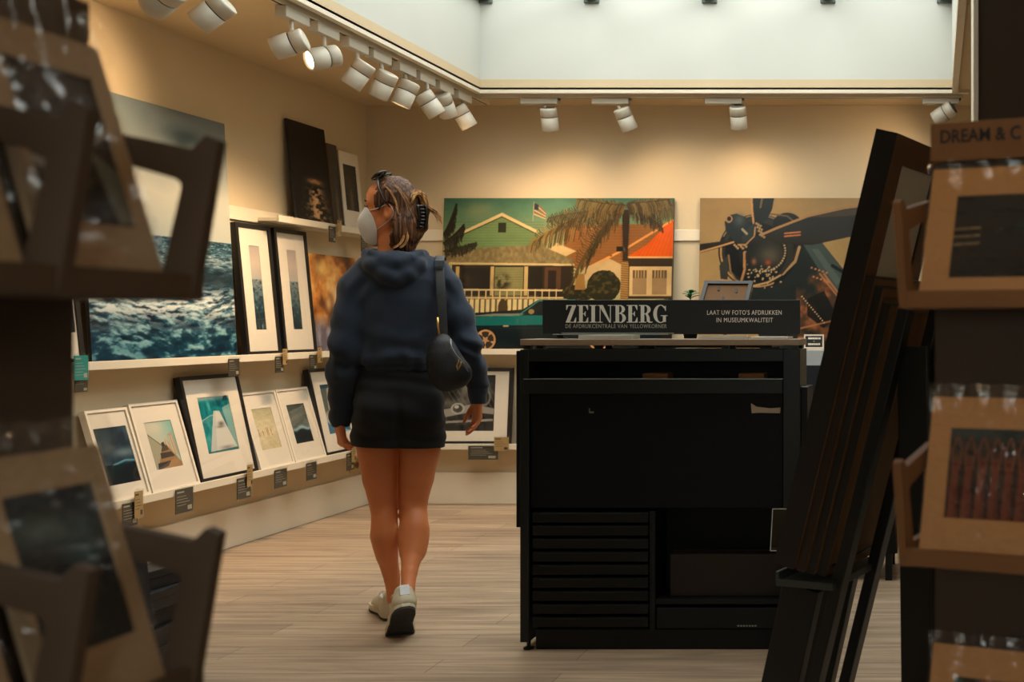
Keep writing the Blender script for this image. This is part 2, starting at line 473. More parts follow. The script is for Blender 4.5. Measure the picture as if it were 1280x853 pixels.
# ================================================================ THE ROOM
PLASTER = mat('wall_plaster', rgb(208, 191, 160), rough=.75, bump=.06, bscale=35, var=.05, vscale=2.2)
PAINTW = mat('white_paint', rgb(226, 216, 196), rough=.5, bump=.03, bscale=40, var=.04)
CEIL = mat('ceiling_paint', rgb(206, 185, 150), rough=.8, var=.04, vscale=2)
WELL = mat('skylight_plaster', rgb(202, 203, 196), rough=.85, bump=.05, bscale=14, var=.06, vscale=1.4)
def floor_mat():
    m = bpy.data.materials.new('wood_plank_floor'); m.use_nodes = True
    nt = m.node_tree; b = nt.nodes['Principled BSDF']; L = nt.links.new
    tc = nt.nodes.new('ShaderNodeTexCoord')
    br = nt.nodes.new('ShaderNodeTexBrick'); br.offset = .37; br.offset_frequency = 2
    br.inputs['Scale'].default_value = 1; br.inputs['Brick Width'].default_value = 1.22; br.inputs['Row Height'].default_value = .152
    br.inputs['Mortar Size'].default_value = .0012; br.inputs['Mortar Smooth'].default_value = .3; br.inputs['Bias'].default_value = 0
    br.inputs['Color1'].default_value = (*rgb(192, 170, 146), 1); br.inputs['Color2'].default_value = (*rgb(172, 151, 130), 1)
    br.inputs['Mortar'].default_value = (*rgb(84, 70, 58), 1)
    L(tc.outputs['Object'], br.inputs['Vector'])
    mp = nt.nodes.new('ShaderNodeMapping'); mp.inputs['Scale'].default_value = (1.1, 17, 1); L(tc.outputs['Object'], mp.inputs['Vector'])
    n = nt.nodes.new('ShaderNodeTexNoise'); n.inputs['Scale'].default_value = 1.6; n.inputs['Detail'].default_value = 8; n.inputs['Roughness'].default_value = .62; n.inputs['Distortion'].default_value = .5
    L(mp.outputs[0], n.inputs['Vector'])
    cr = nt.nodes.new('ShaderNodeValToRGB')
    cr.color_ramp.elements[0].position = .33; cr.color_ramp.elements[0].color = (.50, .46, .42, 1)
    cr.color_ramp.elements[1].position = .62; cr.color_ramp.elements[1].color = (1.06, 1.04, 1.02, 1)
    L(n.outputs['Fac'], cr.inputs[0])
    mx = nt.nodes.new('ShaderNodeMix'); mx.data_type = 'RGBA'; mx.blend_type = 'MULTIPLY'; mx.inputs['Factor'].default_value = .85
    L(br.outputs['Color'], mx.inputs['A']); L(cr.outputs[0], mx.inputs['B']); L(mx.outputs['Result'], b.inputs['Base Color'])
    b.inputs['Roughness'].default_value = .48; b.inputs['Specular IOR Level'].default_value = .4
    bp = nt.nodes.new('ShaderNodeBump'); bp.inputs['Strength'].default_value = .15; bp.inputs['Distance'].default_value = .004
    L(n.outputs['Fac'], bp.inputs['Height']); L(bp.outputs[0], b.inputs['Normal'])
    return m
def struct(name, mb, m, label=None, parent=None):
    o = mb.build(name, m, parent)
    if parent is None: o['kind'] = 'structure'
    if label: o['label'] = label
    return o
XR, YF = 2.4, -1.6
struct('floor', MB().box(XL - .2, XR + .2, YF - .2, YB + .2, -.1, 0), floor_mat(), 'greyish brown wood plank floor')
struct('wall_left', MB().box(XL - .15, XL, YF, YB + .15, 0, ZC + .1), PLASTER, 'warm cream plaster wall along the left')
struct('wall_back', MB().box(XL, XR + .15, YB, YB + .15, 0, ZC + .1), PLASTER, 'warm cream plaster wall at the back')
struct('wall_right', MB().box(XR, XR + .15, YF, YB, 0, ZC + .1), PLASTER, 'plaster wall on the right behind the stands')
WX0, WX1, WZ0, WZ1 = -.6, .7, .85, 1.95  # unseen window, added so daylight reaches the foreground and the woman's back
def rect(a, b, c, d): return [(a, c), (b, c), (b, d), (a, d)]
struct('wall_front', MB().ring(rect(XL - .15, XR + .15, 0, ZC + .1), rect(WX0, WX1, WZ0, WZ1), YF - .15, YF, 'y'), PLASTER, 'plaster wall at the street side with an added window opening')
sw = empty('window_fill'); sw['kind'] = 'structure'; sw['label'] = 'added unseen window lighting the foreground from the street side wall'
MB().ring(rect(WX0, WX1, WZ0, WZ1), rect(WX0 + .05, WX1 - .05, WZ0 + .05, WZ1 - .05), YF - .12, YF - .05, 'y').build('window_frame', mat('window_frame_paint', rgb(60, 56, 50), rough=.5), sw)
MB().box(WX0 + .05, WX1 - .05, YF - .09, YF - .082, WZ0 + .05, WZ1 - .05).build('glass_pane', clear_mat('fill_window_glass', (.92, .95, .94)), sw)
# ceiling with the skylight opening and its well
SX0, SX1, SY0, SY1, SZ = -2.69, .094, 3.15, 6.61, 3.16
struct('ceiling', MB().ring([(XL - .15, YF - .15), (XR + .15, YF - .15), (XR + .15, YB + .15), (XL - .15, YB + .15)],
                            [(SX0, SY0), (SX1, SY0), (SX1, SY1), (SX0, SY1)], ZC, ZC + .06, 'z'), CEIL, 'cream ceiling around the skylight opening')
w = MB()
w.box(SX0 - .06, SX0, SY0 - .06, SY1 + .06, ZC + .06, SZ + .25); w.box(SX1, SX1 + .06, SY0 - .06, SY1 + .06, ZC + .06, SZ + .25)
w.box(SX0, SX1, SY1, SY1 + .06, ZC + .06, SZ + .25); w.box(SX0, SX1, SY0 - .06, SY0, ZC + .06, SZ + .25)
struct('wall_skylight', w, WELL, 'white plaster shaft of the skylight')
# skylight: steel bars and glass
sk = empty('window_1'); sk['kind'] = 'structure'; sk['label'] = 'glazed roof light with dark steel bars'
STEEL = mat('painted_steel', rgb(92, 100, 94), rough=.5, var=.1)
for x in (-2.66, -2.03, -1.335, -.637, .05):
    b = MB(); b.prism([(x - .03, 3.045), (x + .03, 3.045), (x + .03, SZ), (x - .03, SZ)], SY0, SY1, 'y', bev=.006)
    b.box(x - .045, x + .045, SY1 - .02, SY1, 3.03, SZ, bev=.004)
    b.build('glazing_bar', STEEL, sk)
MB().ring([(SX0, SY0), (SX1, SY0), (SX1, SY1), (SX0, SY1)], [(SX0 + .04, SY0 + .04), (SX1 - .04, SY0 + .04), (SX1 - .04, SY1 - .04), (SX0 + .04, SY1 - .04)], SZ, SZ + .04, 'z').build('window_frame', STEEL, sk)
MB().box(SX0 + .005, SX1 - .005, SY0 + .005, SY1 - .005, SZ + .042, SZ + .05).build('glass_pane', clear_mat('roof_glass', (.93, .95, .94)), sk)
# trims
struct('trim_1', MB().box(SX0 - .035, SX0, SY0, SY1 + .035, ZC - .02, ZC + .012).box(SX0, SX1 + .1, SY1, SY1 + .035, ZC - .02, ZC + .012)
       .box(SX1, SX1 + .035, SY0, SY1, ZC - .02, ZC + .012), PAINTW, 'thin cream edging round the skylight opening')
struct('trim_2', MB().box(XL, XL + .014, .5, YB, 1.675, 1.745, bev=.003), PAINTW, 'cream picture rail board along the left wall')
struct('trim_3', MB().box(XL + .014, XR, YB - .014, YB, 1.665, 1.735, bev=.003), PAINTW, 'cream picture rail board along the back wall')
def skirting(name, x0, x1, y0, y1):
    return struct(name, MB().box(x0, x1, y0, y1, 0, .2, bev=.004), PAINTW, 'tall cream painted skirting board')
skirting('baseboard_left', XL, XL + .02, YF, YB); skirting('baseboard_back', XL + .02, XR, YB - .02, YB)
# pilaster at the right: dark brown return with a pale corner strip
DARKW = mat('brown_partition_paint', rgb(70, 56, 42), rough=.8, var=.06)
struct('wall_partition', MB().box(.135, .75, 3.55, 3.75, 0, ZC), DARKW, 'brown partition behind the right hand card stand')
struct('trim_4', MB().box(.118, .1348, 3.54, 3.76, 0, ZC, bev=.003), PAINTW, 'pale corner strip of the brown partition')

# ---------------------------------------------------------------- ledges
def ledge(name, label, x0, x1, y0, y1, z, lip, group=None):
    """a white picture ledge with a raised front lip; lip = '+x' or '-y' """
    t = thing(name, label, 'shelf', ((x0 + x1) / 2, (y0 + y1) / 2, z), group=group)
    cx, cy = (x0 + x1) / 2, (y0 + y1) / 2
    MB().box(x0 - cx, x1 - cx, y0 - cy, y1 - cy, -.02, 0, bev=.002).build('shelf_board', PAINTW, t)
    if lip == '+x': m = MB().box(x1 - cx - .008, x1 - cx + .004, y0 - cy, y1 - cy, -.024, .012, bev=.002)
    else: m = MB().box(x0 - cx, x1 - cx, y0 - cy - .004, y0 - cy + .008, -.024, .012, bev=.002)
    m.build('front_lip', PAINTW, t)
    return t
ZU, ZL, ZT, PRO, PROL = .972, .381, 1.705, .125, .16
ledge('picture_ledge', 'long cream ledge on the left wall under the large seascape', XL, XL + PRO, 2.2, YB, ZU, '+x', 'picture ledges')
ledge('picture_ledge', 'low cream ledge on the left wall under the small white frames', XL, XL + PROL, 2.2, YB, ZL, '+x', 'picture ledges')
ledge('picture_ledge', 'short top ledge on the left wall holding the moonlit sea print', XL + .015, XL + PRO, 5.93, YB - .015, ZT, '+x', 'picture ledges')
ledge('picture_ledge', 'long cream ledge on the back wall under the house and propeller prints', XL + PRO + .005, XR, YB - PRO, YB, ZU, '-y', 'picture ledges')
ledge('picture_ledge', 'low cream ledge on the back wall behind the woman', XL + PROL + .005, XR, YB - PRO, YB, ZL, '-y', 'picture ledges')
# socket on the left wall
so = thing('wall_socket', 'cream double wall socket low on the left wall by the woman\'s thigh', 'socket', (XL, 6.93, .262), group=None)
MB().box(0, .012, -.05, .05, -.04, .04, bev=.004).build('cover_plate', mat('socket_plastic', rgb(200, 170, 120), rough=.4), so)
for yy in (-.022, .022):
    MB().lathe([(0, 0), (.017, 0), (.019, .003), (0, .003)], 20, Matrix.Translation((.0122, yy, 0)) @ Matrix.Rotation(PI / 2, 4, 'Y')).build('outlet', mat('socket_hole', rgb(120, 90, 50)), so)

# ---------------------------------------------------------------- track lights
WHITEM = mat('white_lamp_enamel', rgb(192, 184, 168), rough=.45)
GREYM = mat('lamp_groove', rgb(70, 66, 60), rough=.6)
TRK = mat('track_white', rgb(216, 206, 186), rough=.5)
def track(label, a, b, along):
    t = thing('light_track', label, 'track')
    if along == 'y':
        MB().box(a[0] - .018, a[0] + .018, a[1], b, ZC - .034, ZC, bev=.002).build('rail', TRK, t)
        MB().box(a[0] - .006, a[0] + .006, a[1] + .01, b - .01, ZC - .0345, ZC - .03).build('slot', GREYM, t)
    else:
        MB().box(a[0], b, a[1] - .018, a[1] + .018, ZC - .034, ZC, bev=.002).build('rail', TRK, t)
        MB().box(a[0] + .01, b - .01, a[1] - .006, a[1] + .006, ZC - .0345, ZC - .03).build('slot', GREYM, t)
    return t
TX, TY = -2.765, 6.70
track('cream light track running along the left side of the skylight', (TX, 2.6), 6.9, 'y')
track('cream light track running along the back edge of the skylight', (TX + .02, TY), .16, 'x')
LENS_ON = mat('lamp_lens_lit', (1, .82, .55), emis=(1, .72, .4), estr=14)
LENS_OFF = mat('lamp_lens', rgb(60, 56, 50), rough=.15)
LAMPS = []
def spot(label, pos, hd, d, along='y', lit=True, fins=False):
    """pos on the track, hd = centre of the head, d = the way the lamp faces"""
    t = thing('track_spotlight', label, 'spotlight', (pos[0], pos[1], ZC - .034), group='spotlights on the ceiling tracks')
    o = Vector(t.location)
    b = MB()
    if along == 'y': b.box(-.024, .024, -.09, .09, -.05, -.002, bev=.003)
    else: b.box(-.11, .11, -.024, .024, -.036, -.002, bev=.003)
    b.build('adapter_box', WHITEM, t)
    m = MB()
    if along == 'y': m.box(-.012, .012, -.075, -.02, -.004, .006)
    else: m.box(.07, .12, -.012, .012, -.012, .006)
    m.build('track_clip', GREYM, t)
    d = Vector(d).normalized(); hc = Vector(hd) - o
    L, R = .135, .049
    back = hc - d * L / 2
    piv = hc - d * L * .30
    MB().tube([(hc.x * .5, hc.y * .5, -.045), (hc.x * .75 + piv.x * .25, hc.y * .75 + piv.y * .25, (hc.z - .05) * .55 - .02), piv], .009, 10).build('swivel_stem', WHITEM, t)
    A = aim_matrix(hc, d)
    prof = [(0, L / 2), (R * .8, L / 2), (R * .97, L / 2 - .004), (R, L / 2 - .012), (R, .016), (R * .955, .015), (R * .955, .010), (R, .009), (R, -L / 2 + .003), (R * .95, -L / 2), (R * .84, -L / 2), (R * .8, -L / 2 + .03), (0, -L / 2 + .03)]
    hdm = MB().lathe(prof, 36, A).build('lamp_head', WHITEM, t, smooth=False)
    hdm.data.polygons.foreach_set('use_smooth', [abs(p.normal.dot(d)) < .6 for p in hdm.data.polygons])
    MB().lathe([(R * .957, .0105), (R * .957, .0145)], 36, A, cap=False).build('groove', GREYM, hdm)
    if fins:
        f = MB()
        for k in range(-4, 5):
            xx = k * .009; hw = math.sqrt(max(0, (R * .82) ** 2 - xx * xx))
            f.box(xx - .0022, xx + .0022, -hw, hw, L / 2 - .001, L / 2 + .0015, M=A)
        f.build('cooling_fins', GREYM, hdm)
    MB().lathe([(0, -L / 2 + .0295), (R * .795, -L / 2 + .0295), (R * .80, -L / 2 + .009), (R * .6, -L / 2 + .006), (0, -L / 2 + .005)], 28, A).build('lens', LENS_ON if lit else LENS_OFF, hdm)
    if lit: LAMPS.append((Vector(hd) + d * (L / 2 + .004), d))
    return t
def hx(px, py, x): d = F * (CX - px) and (x * F / (px - CX)); return P(px, py, d)
def on_y(px): return (TX, TX * F / (px - CX), 0)
W_ = 'white track spotlight '
specs = [  # adapter px, head px, head py, direction, fins, label
    (150, 205, -2, (-1, .35, -.55), 0, W_ + 'cut by the top edge, nearest on the left track'),
    (232, 266, 16, (-.9, -.15, -.75), 0, W_ + 'second nearest on the left track, above the seascape'),
    (366, 362, 55, (-1, -.25, -.42), 0, W_ + 'before the glowing one on the left track'),
    (405, 404, 72, (-.60, -.78, -.36), 0, W_ + 'with its glowing lens turned to view on the left track'),
    (443, 448, 93, (-.62, -.1, -.95), 0, W_ + 'right after the glowing one on the left track'),
    (473, 479, 106, (-.55, .1, -1), 0, W_ + 'second after the glowing one on the left track'),
    (505, 507, 117, (-.4, -.1, -1), 1, W_ + 'third after the glowing one, with finned cap, on the left track'),
    (530, 537, 130, (.55, .5, -1), 1, W_ + 'tilted towards the back wall in the far cluster of the left track'),
    (554, 556, 131, (.05, .8, -1), 0, W_ + 'half hidden in the far cluster of the left track'),
    (577, 579, 146, (.5, .45, -1), 1, W_ + 'last one at the corner end of the left track')]
for apx, px, py, d, fin, lab in specs:
    p = on_y(apx); dd = TX * F / (px - CX) if px != 537 else TX * F / (530 - CX)
    spot(lab, p, P(px, py, dd), d, 'y', True, bool(fin))
for apx, px, py, d, fin, lab in [
    (675, 687, 149, (0, .35, -1), 1, W_ + 'leftmost on the back track, above the house print'),
    (764, 782, 149, (.35, .4, -1), 0, W_ + 'second on the back track, tilted over the palm of the house print'),
    (905, 923, 147, (.02, .45, -1), 1, W_ + 'with ribbed cap on the back track above the propeller print'),
    (1176, 1180, 142, (-.9, .35, -.55), 1, W_ + 'at the far right end of the back track, turned sideways')]:
    spot(lab, ((apx - CX) / F * TY, TY, 0), P(px, py, TY), d, 'x', True, bool(fin))
NV = len(LAMPS)  # the next track and its two spotlights are unseen, added to light the foreground
track('added unseen cream light track over the street side of the shop', (-.3, .25), .95, 'x')
spot('added unseen white spotlight lighting the brown lettered card stand', (.10, .25, 0), (.10, .26, 2.36), (.02, 1.0, -1.05), 'x')
spot('added unseen white spotlight lighting the dark card stand', (.62, .25, 0), (.62, .26, 2.36), (-1.2, .40, -1.15), 'x')
# ================================================================ PICTURES
BLACKF = mat('black_frame_wood', rgb(22, 22, 24), rough=.4, var=.1)
WHITEF = mat('white_frame_wood', rgb(228, 218, 202), rough=.45, var=.03)
MATB = mat('passepartout_board', rgb(228, 218, 202), rough=.7, var=.02)
MDF = mat('brown_backing_board', rgb(118, 84, 50), rough=.8, var=.12, vscale=20)
EDGE = mat('dark_panel_edge', rgb(30, 28, 28), rough=.5)
GOLDE = mat('brass_panel_edge', rgb(150, 116, 62), rough=.4, metal=.4)
INK = print_mat('matt_print', .4)
INKG = print_mat('gloss_print', .3, .35)
PANE = clear_mat('picture_glass', gloss=.045)

# ---- painters -------------------------------------------------
def p_sea(w, h, seed=3):
    p = Paint(w, h)
    u, v = p.u, p.v
    n = fbm(u * 3, v * 4, seed=seed, o=5)
    p.ramp(v / .53 + (n - .5) * .5, [(0, (112, 126, 132)), (.35, (150, 158, 156)), (.6, (176, 178, 170)), (1, (152, 160, 158))])
    p.blob(.70, .10, .16, .035, (44, 66, 78), .8); p.blob(.66, .125, .06, .03, (44, 62, 72), .6)
    p.blob(.62, .24, .1, .02, (196, 196, 188), .5)
    s = v > .515
    t = np.clip((v - .515) / .485, 0, 1); sc = 1 / (.1 + t)
    q = np.log(1 + 9 * t) * 14 + .9 * np.sin(u * 5 + 3 * n)
    wv = fbm(u * (8 + 6 * sc), q * 1.6, seed=seed + 9, o=5, g=.6); wv = .5 + (wv - .5) * 1.5
    wv2 = fbm(u * 15 + 3, q * 2.2, seed=seed + 19, o=5, g=.65); wv2 = .5 + (wv2 - .5) * 1.3
    p.ramp(np.clip((wv - .25) * 1.8, 0, 1), [(0, (6, 26, 42)), (.45, (20, 56, 76)), (.75, (58, 94, 112)), (1, (132, 156, 166))], s * 1.)
    foam = np.exp(-((t - .16) / .07) ** 2) * .6 + np.exp(-((t - .55) / .15) ** 2) * 1.0
    p.mix(s * foam * np.clip((wv2 - .36) * 4, 0, 1), (206, 214, 214))
    p.mix(s * np.exp(-((t - .33) / .07) ** 2) * np.clip((wv - .3) * 3, 0, 1) * .9, (8, 24, 36))
    p.mix(s * np.clip((t - .74) * 4, 0, 1) * np.clip((wv2 - .3) * 3, 0, 1) * .75, (8, 54, 78))
    p.mix(s * np.clip((t - .5) * 3, 0, 1) * np.clip((wv - .55) * 5, 0, 1) * .5, (130, 190, 194))
    return p
def p_tall(w, h, seed=1):
    p = Paint(w, h); v = p.v
    p.ramp(v / .42, [(0, (176, 164, 160)), (.5, (196, 180, 168)), (1, (168, 166, 162))])
    s = v > .4; t = np.clip((v - .4) / .6, 0, 1)
    n = fbm(p.u * 6, t * 34 / (.5 + t), seed=seed, o=4)
    p.ramp(t, [(0, (128, 142, 146)), (.3, (84, 104, 112)), (.6, (34, 66, 78)), (1, (12, 42, 54))], s * 1.)
    p.mix(s * np.clip((n - .5) * 5, 0, 1) * .75, (16, 40, 52)); p.mix(s * np.clip((.38 - n) * 7, 0, 1) * t, (128, 160, 166))
    return p
def p_autumn(w, h):
    p = Paint(w, h); u, v = p.u, p.v
    n = fbm(u * 5, v * 6, seed=5, o=5); n2 = fbm(u * 11, v * 10, seed=8, o=4)
    p.ramp(n * 1.5 - .25, [(0, (54, 32, 24)), (.4, (128, 74, 34)), (.7, (206, 132, 62)), (1, (240, 190, 116))])
    p.mix(np.clip((v - .6) * 6, 0, 1), (104, 94, 110)); p.mix(np.clip((v - .6) * 6, 0, 1) * np.clip((n2 - .5) * 4, 0, 1), (150, 150, 158))
    p.blob(.24, .15, .12, .08, (246, 206, 120), .9); p.blob(.52, .42, .12, .12, (240, 206, 160), .85); p.blob(.33, .5, .06, .08, (240, 196, 130), .8)
    p.poly([(.5, .48), (.58, .46), (.95, .72), (.84, .74)], (110, 180, 130), .8)
    p.poly([(.42, .3), (.5, .36), (.62, .3), (.6, .52), (.46, .52)], (236, 200, 150), .45)
    return p
def p_moon(w, h):
    p = Paint(w, h); u, v = p.u, p.v
    p.ramp(v, [(0, (24, 22, 22)), (.5, (30, 27, 26)), (1, (22, 20, 20))])
    n = fbm(u * 12, v * 40, seed=2, o=4)
    t = np.clip((v - .55) / .45, 0, 1); hw = .14 + .2 * t
    m = np.exp(-(((u - .58) / hw) ** 2)) * (v > .55) * np.clip((n - .4) * 5, 0, 1)
    p.mix(m, (226, 172, 120)); p.mix(np.exp(-(((u - .58) / .2) ** 2)) * np.exp(-((v - .57) / .03) ** 2), (180, 130, 90))
    return p
def p_grey(w, h):
    p = Paint(w, h); p.ramp(p.v, [(0, (74, 70, 64)), (1, (56, 54, 50))]); p.blob(.5, .8, .12, .3, (160, 130, 90), .6); p.grain(.2, 20, 30); return p
def p_storm(w, h):
    p = Paint(w, h); n = fbm(p.u * 3, p.v * 3, seed=4, o=4)
    p.ramp(n + .1, [(.2, (12, 22, 32)), (.6, (36, 56, 70)), (1, (94, 116, 126))])
    p.blob(.75, .46, .4, .08, (130, 150, 158), .7); p.blob(.3, .25, .2, .25, (70, 92, 106), .5)
    p.line([(.3, .66), (.7, .6), (1, .62)], .03, (90, 150, 165)); p.poly([(0, .64), (.5, .66), (1, .64), (1, 1), (0, 1)], (10, 22, 30), .85)
    return p
def p_street(w, h):
    p = Paint(w, h); p.ramp(p.u * .8 + (1 - p.v) * .3, [(0, (196, 190, 168)), (.6, (190, 196, 180)), (1, (138, 184, 172))])
    p.blob(.35, .14, .3, .1, (214, 206, 186), .8)
    p.poly([(0, .22), (.45, .5), (.4, .6), (.12, 1), (0, .98)], (164, 160, 136)); p.line([(.02, .24), (.46, .52)], .02, (96, 88, 74))
    p.poly([(.56, .5), (.62, .36), (.74, .46), (.78, .74), (.56, .66)], (190, 166, 134)); p.poly([(.74, .3), (.92, .26), (.97, .72), (.8, .76)], (176, 160, 136))
    for x in (.64, .78, .86): p.line([(x, .34), (x + .04, .74)], .02, (214, 200, 176))
    p.poly([(.45, .54), (.6, .5), (1, .9), (1, 1), (.1, 1)], (158, 122, 84))
    p.poly([(.45, .52), (.62, .52), (.66, .62), (.36, .64)], (84, 74, 64)); p.poly([(.32, .66), (.72, .66), (.82, .76), (.3, .78)], (72, 64, 58)); p.poly([(.15, .86), (.62, .84), (.5, .94), (.1, 1)], (58, 54, 54)); p.poly([(.44, .46), (.54, .44), (.56, .52), (.44, .54)], (60, 54, 48))
    return p
def p_pier(w, h):
    p = Paint(w, h); n = fbm(p.u * 9, p.v * 7, seed=6, o=4)
    p.ramp(n, [(.2, (8, 96, 108)), (.55, (20, 134, 142)), (.85, (92, 176, 176))])
    p.mix(np.clip(1 - p.v / .1, 0, 1) * 1., (190, 196, 190)); p.poly([(.78, .1), (.84, .02), (.94, 0), (.98, .1)], (20, 72, 82))
    p.poly([(.72, .22), (1, .16), (1, 1), (.88, 1)], (150, 184, 178), .8); p.poly([(.55, .6), (1, .55), (1, 1), (.3, 1)], (130, 170, 166), .7)
    p.line([(.02, .42), (.3, .34), (.6, .32)], .02, (160, 208, 200), .7)
    p.poly([(.44, .26), (.62, .27), (.96, .94), (.11, .96)], (208, 208, 200)); p.poly([(.44, .26), (.5, .27), (.3, .95), (.11, .96)], (176, 186, 180), .6)
    p.blob(.6, .5, .09, .04, (92, 90, 86), .9); p.blob(.56, .55, .12, .02, (112, 108, 102), .8); p.blob(.64, .92, .2, .03, (130, 124, 116), .8)
    p.poly([(.11, .96), (.96, .94), (1, 1), (0, 1)], (40, 96, 106), .8)
    return p
def p_beach(w, h):
    p = Paint(w, h); p.ramp(p.v, [(0, (174, 168, 132)), (.3, (204, 194, 160)), (.55, (214, 202, 168)), (1, (196, 182, 142))])
    p.grain(.08, 8, 30)
    for x, c in ((.11, 1), (.3, .6), (.5, 1.2), (.56, 1.1), (.7, .8)): p.line([(x, .6 - .1 * c), (x + .01, .66)], .03, (170, 120, 72))
    p.blob(.3, .8, .14, .1, (220, 210, 178), .8)
    return p
def p_wave(w, h):
    p = Paint(w, h); n = fbm(p.u * 3, p.v * 4, seed=12, o=4)
    p.ramp(n, [(.2, (52, 62, 62)), (.6, (96, 104, 100)), (1, (128, 132, 122))]); p.poly([(0, .2), (1, .05), (1, 0), (0, 0)], (48, 60, 62), .6); p.poly([(0, .3), (.9, .05), (1, .3), (0, .6)], (118, 122, 112), .5)
    p.poly([(0, .66), (1, .6), (1, 1), (0, 1)], (26, 36, 42)); p.mix(np.exp(-((p.v - .62 - .03 * np.sin(p.u * 9)) / .045) ** 2) * np.clip(n * 2, 0, 1), (150, 184, 192))
    p.poly([(.1, .82), (.6, .76), (.9, .9), (.3, .95)], (20, 26, 30), .8)
    return p
def p_rocks(w, h):
    p = Paint(w, h); n = fbm(p.u * 6, p.v * 7, seed=14, o=5)
    p.ramp(n * 1.4 - .2, [(0, (44, 46, 44)), (.5, (150, 140, 128)), (1, (212, 204, 190))]); p.poly([(0, 0), (1, 0), (1, .05), (0, .1)], (20, 70, 90)); p.poly([(0, .1), (.3, .06), (.2, .5), (0, .6)], (66, 84, 84), .8)
    p.mix(np.clip((p.v - .68) * 8, 0, 1), (44, 106, 140)); p.line([(0, .7), (.4, .9), (1, 1)], .04, (150, 190, 206)); p.line([(.1, .72), (.9, .78)], .03, (170, 200, 210))
    return p
def p_chrome(w, h):
    """black and white close-up of a chrome car front"""
    p = Paint(w, h); n = fbm(p.u * 4, p.v * 4, seed=20, o=5)
    p.ramp(n, [(.2, (18, 18, 18)), (.5, (54, 53, 50)), (.8, (120, 117, 110))])
    for k in range(9):
        p.line([(.05 + .09 * k, .1), (.4 + .08 * k, .62)], .012, (134, 130, 122), .6)
    p.poly([(.1, .62), (.62, .52), (.98, .6), (.98, .7), (.6, .66), (.1, .76)], (150, 146, 138))
    p.oval(.36, .6, .12, .1, (176, 172, 164)); p.oval(.36, .6, .085, .07, (70, 68, 64)); p.oval(.34, .57, .04, .03, (200, 196, 188))
    p.oval(.8, .4, .12, .16, (120, 117, 110)); p.oval(.8, .4, .09, .12, (40, 40, 38)); p.line([(.1, .84), (.95, .8)], .04, (150, 146, 138)); p.poly([(.1, .9), (.98, .86), (.98, 1), (.1, 1)], (20, 20, 20))
    return p

